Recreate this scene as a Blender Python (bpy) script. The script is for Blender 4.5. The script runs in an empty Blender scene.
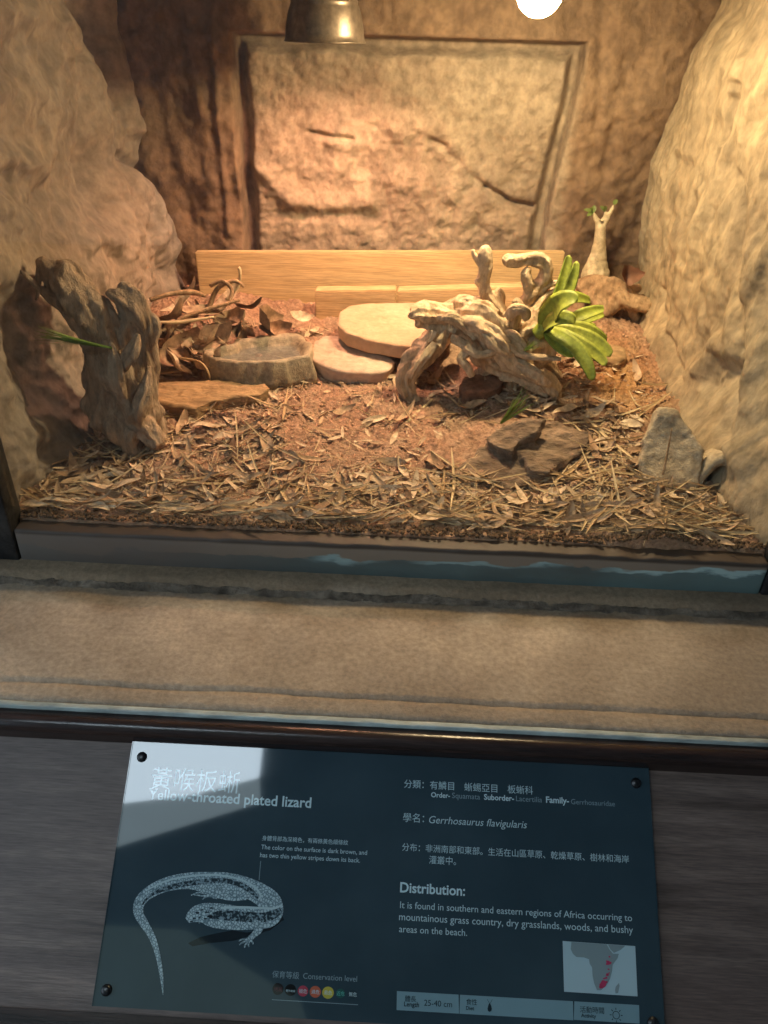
import bpy, bmesh, math, random
from mathutils import Vector, Matrix, noise
PI = math.pi
random.seed(7)
scene = bpy.context.scene
COL = scene.collection

# ------------------------------------------------------------------ camera, world, exposure
F = 772.0
PITCH, YAW, ROLL = math.radians(33.0), math.radians(1.6), math.radians(1.7)
CAM = Vector((0, 0, 1.5))
FW = Vector((-math.sin(YAW)*math.cos(PITCH), math.cos(YAW)*math.cos(PITCH), -math.sin(PITCH)))
_rt = Vector((math.cos(YAW), math.sin(YAW), 0)); _dn = FW.cross(_rt)
RT = math.cos(ROLL)*_rt - math.sin(ROLL)*_dn
DN = math.sin(ROLL)*_rt + math.cos(ROLL)*_dn
cd = bpy.data.cameras.new('camera'); cam = bpy.data.objects.new('camera', cd); COL.objects.link(cam)
cd.sensor_fit = 'VERTICAL'; cd.sensor_height = 24; cd.lens = 24*F/1024; cd.clip_start = .01
m = Matrix.Identity(4)
for i, v in enumerate((RT, -DN, -FW)):
    for j in range(3): m[j][i] = v[j]
m.translation = CAM
cam.matrix_world = m
scene.camera = cam
vs = scene.view_settings
vs.view_transform = 'Standard'; vs.look = 'None'; vs.exposure = 0.3; vs.gamma = 1.0; vs.use_curve_mapping = False
scene.cycles.use_denoising = True
world = bpy.data.worlds.new('world'); scene.world = world; world.use_nodes = True
world.node_tree.nodes['Background'].inputs[0].default_value = (.60, .76, .92, 1)
world.node_tree.nodes['Background'].inputs[1].default_value = 1.55
BULB_S, DOME_S, SKY_S = 560.0, 560.0, 13.0
BULB_C, DOME_C, SKY_C = (1, .74, .42), (1, .50, .33), (.72, .88, 1.0)

# ------------------------------------------------------------------ projection helpers
def ray(px, py): return ((px-384)/F*RT + (py-512)/F*DN + FW)
def at_y(px, py, Y): r = ray(px, py); return CAM + r*(Y/r.y)
def at_z(px, py, Z): r = ray(px, py); return CAM + r*((Z-CAM.z)/r.z)
def at_x(px, py, X): r = ray(px, py); return CAM + r*(X/r.x)
def at_plane(px, py, c, n): r = ray(px, py); return CAM + r*((c-CAM).dot(n)/r.dot(n))
def fr(p, o=4, H=.9): return noise.fractal(p, H, 2.0, o)
def sstep(a, b, x):
    t = max(0., min(1., (x-a)/(b-a))); return t*t*(3-2*t)
def gauss(dx, dy, s): return math.exp(-(dx*dx+dy*dy)/(2*s*s))
LEDGE = .822; YF = .868; YB = 1.72
def g(x, y):
    z = .884 + (y-.88)*.082
    z += .045*gauss(x+.44, y-1.52, .12) + .045*gauss(x-.36, y-1.50, .13) + .02*gauss(x-.40, y-1.05, .14)
    z += .012*fr(Vector((x*7, y*7, 2.)), 3)
    return z
def at_g(px, py):
    z = .92
    for _ in range(12):
        p = at_z(px, py, z); z = g(p.x, max(.8, min(1.8, p.y)))
    return p

# ------------------------------------------------------------------ materials
MATS = {}
def mat(name, a, b=None, scale=8, rough=.8, bump=.0, bscale=None, stretch=(1,1,1), c=None, cfac=.35, spec=.3, detail=6, contrast=(.35,.65), coat=0, tint=None, metal=0, speck=.35):
    if name in MATS: return MATS[name]
    M = bpy.data.materials.new(name); M.use_nodes = True; N = M.node_tree.nodes; L = M.node_tree.links
    P = N['Principled BSDF']; P.inputs['Roughness'].default_value = rough; P.inputs['Specular IOR Level'].default_value = spec
    P.inputs['Coat Weight'].default_value = coat; P.inputs['Metallic'].default_value = metal
    if b is None: P.inputs['Base Color'].default_value = (*a, 1)
    tc = N.new('ShaderNodeTexCoord'); mp = N.new('ShaderNodeMapping'); mp.inputs['Scale'].default_value = stretch
    L.new(tc.outputs['Object'], mp.inputs[0])
    if b is not None:
        nz = N.new('ShaderNodeTexNoise'); nz.inputs['Scale'].default_value = scale; nz.inputs['Detail'].default_value = detail; nz.inputs['Roughness'].default_value = .6
        L.new(mp.outputs[0], nz.inputs[0])
        rp = N.new('ShaderNodeValToRGB'); rp.color_ramp.elements[0].position = contrast[0]; rp.color_ramp.elements[1].position = contrast[1]
        rp.color_ramp.elements[0].color = (*a, 1); rp.color_ramp.elements[1].color = (*b, 1)
        L.new(nz.outputs[0], rp.inputs[0]); out = rp.outputs[0]
        if c is not None:
            n2 = N.new('ShaderNodeTexNoise'); n2.inputs['Scale'].default_value = scale*.37; n2.inputs['Detail'].default_value = 4
            L.new(mp.outputs[0], n2.inputs[0])
            r2 = N.new('ShaderNodeValToRGB'); r2.color_ramp.elements[0].position = 1-cfac-.1; r2.color_ramp.elements[1].position = 1-cfac+.08
            L.new(n2.outputs[0], r2.inputs[0])
            mx = N.new('ShaderNodeMix'); mx.data_type = 'RGBA'; L.new(r2.outputs[0], mx.inputs[0]); L.new(out, mx.inputs[6]); mx.inputs[7].default_value = (*c, 1); out = mx.outputs[2]
        if tint is not None:
            at = N.new('ShaderNodeAttribute'); at.attribute_name = 'tint'
            mx = N.new('ShaderNodeMix'); mx.data_type = 'RGBA'; mx.blend_type = 'MULTIPLY'; L.new(at.outputs['Fac'], mx.inputs[0]); L.new(out, mx.inputs[6]); mx.inputs[7].default_value = (*tint, 1); out = mx.outputs[2]
        L.new(out, P.inputs['Base Color'])
    if bump:
        n3 = N.new('ShaderNodeTexNoise'); n3.inputs['Scale'].default_value = bscale or scale*4; n3.inputs['Detail'].default_value = 8; n3.inputs['Roughness'].default_value = .65
        L.new(mp.outputs[0], n3.inputs[0]); bp = N.new('ShaderNodeBump'); bp.inputs['Strength'].default_value = bump; bp.inputs['Distance'].default_value = .012
        L.new(n3.outputs[0], bp.inputs['Height'])
        n4 = N.new('ShaderNodeTexNoise'); n4.inputs['Scale'].default_value = (bscale or scale*4)*5; n4.inputs['Detail'].default_value = 2
        L.new(mp.outputs[0], n4.inputs[0]); b2 = N.new('ShaderNodeBump'); b2.inputs['Strength'].default_value = min(1, bump*.8); b2.inputs['Distance'].default_value = .0022
        L.new(n4.outputs[0], b2.inputs['Height']); L.new(bp.outputs[0], b2.inputs['Normal']); L.new(b2.outputs[0], P.inputs['Normal'])
        if b is not None and speck:
            rs = N.new('ShaderNodeMapRange'); rs.inputs[1].default_value = .35; rs.inputs[2].default_value = .65; rs.inputs[3].default_value = 1-speck; rs.inputs[4].default_value = 1+speck*.6
            L.new(n3.outputs[0], rs.inputs[0]); vm = N.new('ShaderNodeVectorMath'); vm.operation = 'MULTIPLY'
            L.new(out, vm.inputs[0]); L.new(rs.outputs[0], vm.inputs[1]); L.new(vm.outputs[0], P.inputs['Base Color'])
    MATS[name] = M; return M
def emat(name, col, s):
    M = bpy.data.materials.new(name); M.use_nodes = True; N = M.node_tree.nodes; N.remove(N['Principled BSDF'])
    e = N.new('ShaderNodeEmission'); e.inputs[0].default_value = (*col, 1); e.inputs[1].default_value = s
    M.node_tree.links.new(e.outputs[0], N['Material Output'].inputs[0]); return M

ROCK_L = mat('rock_left', (.22,.17,.125), (.34,.265,.195), 5, .85, .3, 38, (1,1,.9), (.27,.235,.195), .45, speck=.3)
ROCK_B = mat('rock_back', (.22,.165,.115), (.36,.285,.20), 6, .85, .35, 45, (1,1,.9), (.28,.23,.165), .4, tint=(.62,.52,.45))
ROCK_R = mat('rock_right', (.25,.185,.115), (.43,.33,.20), 5, .8, .3, 38, (1,1,.7), (.33,.27,.18), .45)
SOIL = mat('soil', (.33,.195,.125), (.56,.38,.255), 40, .95, .8, 130, (1,1,1), (.44,.26,.17), .45, tint=(1.1,.95,.62))
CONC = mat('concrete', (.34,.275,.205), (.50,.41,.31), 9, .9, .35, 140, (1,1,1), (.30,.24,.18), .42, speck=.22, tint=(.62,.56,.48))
CONC_D = mat('dirty_concrete', (.12,.095,.07), (.30,.245,.185), 22, .95, .9, 90)
PINE = mat('pine', (.50,.345,.165), (.64,.475,.26), 5, .6, .08, 60, (.3,4,9), detail=3)
PINE_C = mat('pale_timber', (.52,.33,.16), (.68,.47,.26), 10, .7, .15, 70, (.4,4,6), detail=3)
WALNUT = mat('walnut', (.088,.058,.046), (.225,.160,.132), 5, .45, .12, 60, (.6,9,9), (.125,.086,.072), .5, spec=.5, contrast=(.35,.62))
TRIM_W = mat('dark_lacquered_wood', (.018,.010,.009), (.05,.028,.022), 9, .22, .05, 60, (.5,9,9), spec=.5)
STRIP = mat('pale_painted_strip', (.36,.42,.40), (.50,.55,.52), 30, .5, .3, 80, (.3,1,1), (.12,.11,.09), .36)
DRIFT_L = mat('weathered_stump_wood', (.31,.22,.145), (.64,.49,.35), 22, .85, .9, 120, (1,1,.3), (.42,.30,.205), .45)
DRIFT_C = mat('bleached_driftwood', (.43,.295,.17), (.80,.63,.42), 20, .8, .6, 110, (1,1,.4), (.58,.42,.26), .45)
DRIFT_D = mat('brown_driftwood', (.26,.16,.085), (.52,.36,.21), 20, .85, .5, 110, (1,1,.4))
BARK = mat('dark_bark', (.13,.09,.062), (.40,.29,.20), 24, .9, .8, 120, (.5,1,1), (.22,.155,.105), .4)
SAND = mat('sandstone', (.46,.31,.19), (.58,.42,.28), 16, .85, .3, 120, speck=.1, c=(.42,.27,.17), cfac=.4)
PINKST = mat('pale_round_stone', (.42,.30,.22), (.58,.44,.33), 13, .8, .3, 100, speck=.1)
TANSLAB = mat('tan_slab_stone', (.27,.17,.085), (.47,.32,.17), 14, .85, .5, 80, (.5,1,2))
REDST = mat('red_brown_stone', (.20,.095,.055), (.31,.16,.09), 14, .8, .3, 100)
GREYST = mat('grey_slate', (.38,.31,.21), (.56,.46,.325), 14, .85, .5, 90)
DISH = mat('resin_dish', (.24,.19,.12), (.42,.34,.23), 16, .6, .4, 90, c=(.32,.26,.175), cfac=.45, spec=.5)
AGAVE = mat('agave_green', (.20,.25,.025), (.34,.38,.06), 12, .55, .05, 60, (2,2,2), spec=.35)
CAUDEX = mat('caudex_skin', (.42,.34,.21), (.58,.49,.33), 20, .75, .3, 90, (1,1,1))
TUFT = mat('bright_grass', (.13,.22,.03), (.25,.36,.07), 10, .55)
LEAFG = mat('caudex_leaf', (.10,.14,.03), (.19,.22,.06), 10, .5)
LEAVES = [('pale straw-coloured', mat('leaf_pale', (.52,.39,.26), (.68,.54,.38), 25, .7, .2, 120)),
          ('tan', mat('leaf_tan', (.38,.26,.16), (.54,.39,.25), 25, .7, .2, 120)),
          ('brown', mat('leaf_brown', (.25,.155,.09), (.40,.26,.155), 25, .7, .2, 120)),
          ('dark brown', mat('leaf_dark', (.10,.06,.035), (.20,.12,.07), 25, .75, .2, 120))]
STRAWM = [('pale straw-coloured', mat('straw_pale', (.46,.35,.20), (.62,.49,.30), 40, .6)),
          ('tan', mat('straw_tan', (.34,.23,.12), (.47,.34,.19), 40, .65)),
          ('brown', mat('straw_brown', (.20,.13,.07), (.32,.21,.11), 40, .7))]
BLACKM = mat('black_screw', (.006,.006,.007), None, rough=.3, spec=.6)
POST = mat('dark_frame_metal', (.03,.03,.032), (.06,.058,.056), 14, .45, .2, 90, metal=.3)
BRONZE = mat('dark_bronze', (.13,.10,.07), (.22,.17,.12), 20, .38, .05, 90, metal=.6, spec=.5)
INNER = mat('lamp_inner', (.6,.5,.36), None, rough=.4)
CORD = mat('black_cord', (.01,.01,.01), None, rough=.5)
HALLW = mat('hall_plaster', (.40,.42,.43), (.46,.48,.49), 3, .9)
HALLF = mat('hall_floor', (.12,.11,.10), (.18,.17,.15), 3, .7)
HALLC = mat('hall_ceiling', (.42,.46,.48), (.50,.54,.56), 2, .9)

# ------------------------------------------------------------------ mesh helpers
def link(name, me, M, parent=None, smooth=True):
    me.name = name
    if M is not None and not me.materials: me.materials.append(M)
    if smooth:
        for p in me.polygons: p.use_smooth = True
    o = bpy.data.objects.new(name, me); COL.objects.link(o)
    if parent is not None: o.parent = parent; o.matrix_parent_inverse = Matrix.Identity(4)
    return o
def obj(name, bm, M, parent=None, smooth=True, origin=None):
    """bm is in world coordinates; the origin goes to the base centre (or the parent's frame)"""
    bmesh.ops.recalc_face_normals(bm, faces=bm.faces)
    if parent is not None:
        origin = parent.matrix_world.translation.copy() if parent.parent is None else parent['_o']
        origin = Vector(origin)
        bmesh.ops.translate(bm, verts=bm.verts, vec=-origin)
        loc = Vector((0,0,0))
    else:
        if origin is None:
            xs = [v.co.x for v in bm.verts]; ys = [v.co.y for v in bm.verts]; zs = [v.co.z for v in bm.verts]
            origin = Vector(((min(xs)+max(xs))/2, (min(ys)+max(ys))/2, min(zs)))
        origin = Vector(origin)
        bmesh.ops.translate(bm, verts=bm.verts, vec=-origin); loc = origin
    me = bpy.data.meshes.new(name); bm.to_mesh(me); bm.free()
    o = link(name, me, M, parent, smooth); o.location = loc
    if parent is None: o.matrix_world = Matrix.Translation(loc)
    return o
def empty(name, loc, label, cat, group=None):
    o = bpy.data.objects.new(name, None); COL.objects.link(o); o.location = loc; o.matrix_world = Matrix.Translation(loc)
    o.empty_display_size = .02
    return tag(o, label, cat, group)
def tag(o, label, cat, group=None, kind=None):
    o['label'] = label; o['category'] = cat
    if group: o['group'] = group
    if kind: o['kind'] = kind
    return o
def struct(o): o['kind'] = 'structure'; return o
def box(bm, x0, x1, y0, y1, z0, z1, bevel=0, seg=2):
    r = bmesh.ops.create_cube(bm, size=1)
    for v in r['verts']:
        v.co = Vector(((x0+x1)/2+v.co.x*(x1-x0), (y0+y1)/2+v.co.y*(y1-y0), (z0+z1)/2+v.co.z*(z1-z0)))
    if bevel:
        es = list({e for v in r['verts'] for e in v.link_edges})
        bmesh.ops.bevel(bm, geom=es, offset=bevel, segments=seg, affect='EDGES', profile=.5)
    return bm
def grid_mesh(fn, nu, nv):
    bm = bmesh.new(); V = [[bm.verts.new(fn(i/nu, j/nv)) for i in range(nu+1)] for j in range(nv+1)]
    for j in range(nv):
        for i in range(nu): bm.faces.new((V[j][i], V[j][i+1], V[j+1][i+1], V[j+1][i]))
    return bm
def catmull(pts, step):
    out = []; P = [pts[0]] + list(pts) + [pts[-1]]
    for i in range(1, len(P)-2):
        p0, p1, p2, p3 = P[i-1], P[i], P[i+1], P[i+2]
        L = (p2[0]-p1[0]).length; n = max(2, int(L/step))
        for k in range(n):
            t = k/n
            f = lambda a,b,c,d: .5*((2*b)+(c-a)*t+(2*a-5*b+4*c-d)*t*t+(3*b-a-3*c+d)*t**3)
            out.append((f(p0[0],p1[0],p2[0],p3[0]), max(.0006, f(p0[1],p1[1],p2[1],p3[1]))))
    out.append(pts[-1]); return out
def tube(bm, pts, sides=16, step=.004, ridge=0., seed=0., twist=6., flat=1.):
    C = catmull(pts, step); rings = []
    up = Vector((.3,.5,.8)).normalized(); s = 0
    for i, (p, r) in enumerate(C):
        d = (C[min(i+1,len(C)-1)][0]-C[max(i-1,0)][0])
        if d.length < 1e-9: d = Vector((0,0,1))
        d.normalize(); a = up - d*up.dot(d)
        if a.length < 1e-4: a = d.orthogonal()
        a.normalize(); b = d.cross(a); up = a
        if i: s += (p-C[i-1][0]).length
        ring = []
        for k in range(sides):
            t = 2*PI*k/sides; rr = r
            if ridge:
                q = t + s*twist
                rr *= 1 + ridge*noise.noise(Vector((math.cos(q)*2.2+seed, math.sin(q)*2.2, s*7))) + ridge*.6*noise.noise(Vector((math.cos(q)*5+seed, math.sin(q)*5, s*16+9)))
            ring.append(bm.verts.new(p + a*(math.cos(t)*rr) + b*(math.sin(t)*rr*flat)))
        rings.append(ring)
    for i in range(len(rings)-1):
        for k in range(sides):
            bm.faces.new((rings[i][k], rings[i][(k+1)%sides], rings[i+1][(k+1)%sides], rings[i+1][k]))
    bm.faces.new(rings[0][::-1]); bm.faces.new(rings[-1])
    return bm
def remesh(bm, voxel, smooth=0, disp=None):
    bmesh.ops.recalc_face_normals(bm, faces=bm.faces)
    me = bpy.data.meshes.new('tmp'); bm.to_mesh(me); bm.free()
    o = bpy.data.objects.new('tmp', me); COL.objects.link(o)
    md = o.modifiers.new('r', 'REMESH'); md.mode = 'VOXEL'; md.voxel_size = voxel
    if smooth:
        sm = o.modifiers.new('s', 'SMOOTH'); sm.iterations = smooth; sm.factor = .5
    dg = bpy.context.evaluated_depsgraph_get(); dg.update()
    m2 = bpy.data.meshes.new_from_object(o.evaluated_get(dg))
    b2 = bmesh.new(); b2.from_mesh(m2)
    bpy.data.objects.remove(o); bpy.data.meshes.remove(me); bpy.data.meshes.remove(m2)
    b2.normal_update()
    if disp:
        new = [v.co + v.normal*disp(v.co, v.normal) for v in b2.verts]
        for v, c in zip(b2.verts, new): v.co = c
    return b2
def prism(bm, pts, n, th, taper=.0):
    """closed slab: outline pts (its top face), thickness th along -n"""
    c = sum(pts, Vector())/len(pts)
    top = [bm.verts.new(p) for p in pts]; bot = [bm.verts.new(p + (c-p)*taper - n*th) for p in pts]
    bm.faces.new(top); bm.faces.new(bot[::-1]); k = len(pts)
    for i in range(k): bm.faces.new((top[i], bot[i], bot[(i+1)%k], top[(i+1)%k]))
def chain(*a):  # (px, py, Y, r)
    return [(at_y(p[0], p[1], p[2]), p[3]) for p in a]
def lathe(bm, prof, c, seg=48, axis=None):
    rings = []
    for r, z in prof:
        rings.append([bm.verts.new(c + Vector((r*math.cos(2*PI*k/seg), r*math.sin(2*PI*k/seg), z))) for k in range(seg)])
    for i in range(len(rings)-1):
        for k in range(seg): bm.faces.new((rings[i][k], rings[i][(k+1)%seg], rings[i+1][(k+1)%seg], rings[i+1][k]))
    return rings

# ------------------------------------------------------------------ the setting: rock walls
def seg_dist(x, y, pl):
    best = 9
    for (ax, ay), (bx, by) in zip(pl[:-1], pl[1:]):
        dx, dy = bx-ax, by-ay; t = max(0, min(1, ((x-ax)*dx+(y-ay)*dy)/(dx*dx+dy*dy+1e-12)))
        best = min(best, math.hypot(x-ax-dx*t, y-ay-dy*t))
    return best
def feat(conv, specs):
    return [([conv(*p) for p in pl], r, h) for pl, r, h in specs]
def add_feats(u, v, F_):
    s = 0
    for pl, r, h in F_:
        d = seg_dist(u, v, pl)
        if d < 3*r: s += h*math.exp(-(d/r)**2)
    return s
ZT = 1.78
XL0, XL1 = at_y(12, 545, YF).x - .012, at_y(176, 250, YB).x
XR0, XR1 = at_y(768, 560, YF).x + .004, at_y(640, 240, YB).x

def set_tint(o, vals):
    a = o.data.attributes.new('tint', 'FLOAT', 'POINT')
    a.data.foreach_set('value', vals)

# back wall with a recessed rock panel
RX0, RX1 = at_y(238, 140, YB).x, at_y(574, 140, YB).x
RZT = at_y(400, 38, YB).z
def cb(px, py): p = at_y(px, py, YB+.02); return (p.x, p.z)
FB = feat(cb, [([(308,133),(325,136),(352,140)], .005, -.012), ([(330,142),(352,146)], .014, .008),
    ([(486,188),(500,196),(512,204),(532,208)], .007, -.020), ([(440,148),(452,156),(470,175),(486,188)], .007, -.006), ([(430,140),(445,146)], .006, -.010),
    ([(290,200),(320,205),(370,202)], .016, .010), ([(300,217),(360,214)], .016, -.007), ([(250,160),(275,185),(300,203)], .018, .010),
    ([(395,130),(440,135),(470,170)], .03, .010), ([(476,225),(486,232)], .008, -.006), ([(395,180),(480,195),(530,240)], .035, .010), ([(384,190),(392,230)], .004, -.004),
    ([(600,0),(598,80),(590,170)], .014, -.006), ([(622,60),(612,120),(600,190)], .012, -.006),
    ([(150,40),(160,120),(190,210)], .018, -.008), ([(190,20),(205,120),(215,200)], .014, .008), ([(215,10),(222,120),(232,230)], .008, .008)])
def back_pt(u, v):
    x = (XL1-.10) + u*(XR1-XL1+.20); z = .88 + v*(ZT-.88)
    # distance inside the recess
    ins = min(x-RX0, RX1 - .032*sstep(1.5,1.08,z)- x, RZT-z)
    rec = sstep(-.004, .004, ins)
    panel = sstep(.010, .034, ins + .008*noise.noise(Vector((x*9, z*9, 4))))
    y = YB + .055*rec - .034*panel
    p = Vector((x, 0, z))
    rough = .022*(1-panel)*fr(Vector((x*7+3, 0, z*5.5)), 4, 1.) + .004*(1-panel)*fr(Vector((x*30, 5, z*30)), 3)
    pan = .012*panel*fr(p*4, 4) + .006*panel*fr(p*22, 5, .7) + .010*panel*abs(fr(Vector((x*3.1+z*2, 7, z*5.2)), 3))
    y += rough*(1 if rec < .5 else .15) + pan
    f = add_feats(x, z, FB); y -= f
    return Vector((x, y, z))
bm = grid_mesh(back_pt, 400, 300)
tv = []
for v in bm.verts:
    ins = min(v.co.x-RX0, RX1-v.co.x, RZT-v.co.z)
    tv.append(1-sstep(-.01, .02, ins))
wall_back = struct(obj('wall_back', bm, ROCK_B)); set_tint(wall_back, tv)

# left wall
def lerp3(z, K):
    if z >= K[0][0]: return K[0][1]
    for (z0, x0), (z1, x1) in zip(K[:-1], K[1:]):
        if z >= z1: return x1 + (x0-x1)*sstep(z1, z0, z)
    return K[-1][1]
KL = [(1.50,-.600),(1.25,-.592),(1.06,-.525),(.95,-.50)]
KR = [(1.55,.545),(1.42,.497),(1.14,.482),(.95,.49)]
def cl(px, py): p = at_x(px, py, -.575); return (p.y*.35, p.z)
FL = feat(cl, [([(94,-30),(98,0),(107,35)], .018, -.035), ([(107,35),(114,70),(120,105)], .008, -.018),
    ([(112,-40),(117,10),(124,70),(131,115),(135,130)], .013, .026), ([(122,156),(134,166),(150,173)], .009, -.022),
    ([(76,35),(84,55)], .010, -.020), ([(98,60),(104,120),(108,190)], .018, .012), ([(84,60),(92,130),(98,200)], .010, -.012),
    ([(0,158),(20,158),(42,166)], .016, .014), ([(0,184),(22,190),(40,196)], .02, -.010), ([(10,15),(40,12),(70,35)], .03, .020), ([(30,90),(60,110)], .04, .018),
    ([(150,178),(165,215),(178,245)], .008, -.012), ([(88,238),(100,240)], .018, .016), ([(88,250),(104,254)], .012, -.006), ([(125,180),(140,220),(150,250)], .02, .014),
    ([(0,300),(14,330),(24,400),(30,440)], .02, -.014), ([(85,400),(70,430),(52,460)], .03, .02)])
def left_pt(u, v):
    y = YF+.012 + u*(YB+.04-YF); z = .86 + v*(ZT-.86)
    b = .040*fr(Vector((2, y*2.6, z*2.4)), 2) + .016*fr(Vector((8, y*8, z*7)), 4) + .0050*fr(Vector((4, y*24, z*30)), 4, .9)
    b += .010*abs(fr(Vector((6, y*9+z*1.5, z*4)), 3)) + .007*fr(Vector((21, y*14, z*18)), 3) + .004*min(0, noise.noise(Vector((y*22, z*26, 3)))+.25)
    b += 1.2*add_feats(y*.35, z, FL) + .03*sstep(1.02, .90, z)*(.6+.6*noise.noise(Vector((y*6, z*5, 1))))
    x1 = lerp3(z, KL)
    return Vector((XL0 + (x1-XL0)*u + b*sstep(-.05, .12, u)*(1-.35*sstep(.85, 1, u)), y, z))
wall_left = struct(obj('wall_left', grid_mesh(left_pt, 360, 330), ROCK_L))

def cr(px, py): p = at_x(px, py, .50); return (p.y*.35, p.z)
FRR = feat(cr, [([(740,85),(732,115),(725,140)], .006, -.014), ([(744,60),(736,90)], .008, .012), ([(668,290),(674,330),(690,380)], .006, -.008),
    ([(718,30),(705,90),(690,150)], .014, .014), ([(700,200),(690,260)], .01, -.008), ([(722,365),(712,385),(735,372)], .012, -.018), ([(716,340),(704,372)], .012, .016), ([(745,180),(742,300),(738,430)], .010, -.016), ([(760,150),(752,300),(748,450)], .02, .016),
    ([(655,420),(690,425),(720,440)], .02, .014)])
def right_pt(u, v):
    y = YF+.012 + u*(YB+.04-YF); z = .86 + v*(ZT-.86)
    b = .020*fr(Vector((12, y*3, z*2.2)), 3) + .010*fr(Vector((18, y*9, z*4.5)), 4) + .0050*fr(Vector((14, y*24, z*22)), 4, .9) + .008*abs(fr(Vector((16, y*10+z*3.5, z*2.6)), 3))
    b += .004*min(0, noise.noise(Vector((y*24, z*16, 8)))+.2)
    b += add_feats(y*.35, z, FRR) + .03*sstep(1.05, .90, z)
    b -= .045*sstep(.94, 1.0, u)
    x1 = lerp3(z, KR)
    return Vector((XR0 + (x1-XR0)*u - b*sstep(-.05, .12, u), y, z))
wall_right = struct(obj('wall_right', grid_mesh(right_pt, 360, 330), ROCK_R))

# soil bed
SX = at_g(615, 380)
def soil_pt(u, v):
    x = -.64 + u*1.28; y = YF+.0085 + v*(YB+.03-YF)
    z = g(x, y) + .006*fr(Vector((x*45, y*45, 3)), 4, .6) + .006*abs(noise.noise(Vector((x*110, y*110, 8)))) + .004*abs(noise.noise(Vector((x*210, y*210, 2))))
    z = max(z, LEDGE+.070) if y < YF+.05 else z
    if v < .001: z = LEDGE+.02
    return Vector((x, y, z))
bm = grid_mesh(soil_pt, 460, 320)
tv = [gauss((v.co.x-SX.x)*.9, (v.co.y-SX.y)*.6, .06) for v in bm.verts]
soil = struct(obj('floor', bm, SOIL)); set_tint(soil, tv)
bm = bmesh.new(); box(bm, -.9, .9, YF, YB+.2, ZT-.02, ZT+.05); struct(obj('ceiling', bm, mat('tank_ceiling', (.30,.26,.21), (.38,.33,.27), 5, .9), smooth=False))

# viewing window: bottom rail with chipped paint, side posts, pane
RAIL = bpy.data.materials.new('chipped_green_paint'); RAIL.use_nodes = True
def rail_mat(M):
    N = M.node_tree.nodes; L = M.node_tree.links; P = N['Principled BSDF']; P.inputs['Roughness'].default_value = .6
    tc = N.new('ShaderNodeTexCoord'); sx = N.new('ShaderNodeSeparateXYZ'); L.new(tc.outputs['Object'], sx.inputs[0])
    mp = N.new('ShaderNodeMapping'); mp.inputs['Scale'].default_value = (.5,1,1.6); L.new(tc.outputs['Object'], mp.inputs[0])
    n1 = N.new('ShaderNodeTexNoise'); n1.inputs['Scale'].default_value = 26; n1.inputs['Detail'].default_value = 8; L.new(mp.outputs[0], n1.inputs[0])
    n2 = N.new('ShaderNodeTexNoise'); n2.inputs['Scale'].default_value = 5; n2.inputs['Detail'].default_value = 6; L.new(mp.outputs[0], n2.inputs[0])
    def math_(op, a, b):
        k = N.new('ShaderNodeMath'); k.operation = op
        for i, q in enumerate((a, b)):
            if isinstance(q, (int, float)): k.inputs[i].default_value = q
            else: L.new(q, k.inputs[i])
        return k.outputs[0]
    def mix(f, a, b):
        k = N.new('ShaderNodeMix'); k.data_type = 'RGBA'; L.new(f, k.inputs[0])
        for i, q in ((6, a), (7, b)):
            if isinstance(q, tuple): k.inputs[i].default_value = (*q, 1)
            else: L.new(q, k.inputs[i])
        return k.outputs[2]
    def ramp(f, a, b):
        k = N.new('ShaderNodeMapRange'); L.new(f, k.inputs[0]); k.inputs[1].default_value = a; k.inputs[2].default_value = b; return k.outputs[0]
    base = mix(ramp(n2.outputs[0], .42, .58), (.085,.105,.10), (.115,.18,.178))
    # brown dirt skin along the top and left, pale undercoat where the paint has flaked
    hz = math_('ADD', sx.outputs[2], math_('MULTIPLY', math_('SUBTRACT', n1.outputs[0], .5), .05))
    hz2 = math_('ADD', hz, math_('MULTIPLY', sx.outputs[0], -.012))
    flake = math_('MULTIPLY', math_('MULTIPLY', ramp(hz2, .038, .041), ramp(sx.outputs[0], -.16, -.10)), ramp(n2.outputs[0], .44, .52))
    c1 = mix(flake, base, (.33,.46,.45))
    c2 = mix(ramp(hz2, .0445, .047), c1, (.22,.17,.125))
    lb = ramp(math_('ADD', sx.outputs[0], math_('MULTIPLY', n2.outputs[0], .3)), .0, -.22)
    c3 = mix(math_('MULTIPLY', lb, .8), c2, (.135,.105,.085))
    c3 = mix(ramp(sx.outputs[2], .059, .0625), c3, (.06,.042,.03))
    L.new(c3, P.inputs['Base Color'])
    bp = N.new('ShaderNodeBump'); bp.inputs['Strength'].default_value = .4; bp.inputs['Distance'].default_value = .004; L.new(n1.outputs[0], bp.inputs['Height']); L.new(bp.outputs[0], P.inputs['Normal'])
rail_mat(RAIL)
PXL, PXR = at_y(22, 560, YF-.012).x, at_y(760, 590, YF-.012).x
win = bpy.data.objects.new('window_1', None); COL.objects.link(win); win.location = (0, YF, LEDGE); win.matrix_world = Matrix.Translation(win.location); struct(win)
bm = bmesh.new(); box(bm, PXL, PXR, YF-.014, YF+.022, LEDGE+.012, LEDGE+.067, .004, 3)
bmesh.ops.subdivide_edges(bm, edges=[e for e in bm.edges if abs(e.verts[0].co.x-e.verts[1].co.x) > .5], cuts=120)
for v in bm.verts:
    q = noise.noise(Vector((v.co.x*14, v.co.z*20, 1)))
    if v.co.z > LEDGE+.05: v.co.z += .003*q + .002*noise.noise(Vector((v.co.x*45, 2, 1)))
    v.co.y += .0015*noise.noise(Vector((v.co.x*25, v.co.z*30, 6)))
obj('bottom_rail', bm, RAIL, win)
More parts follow.
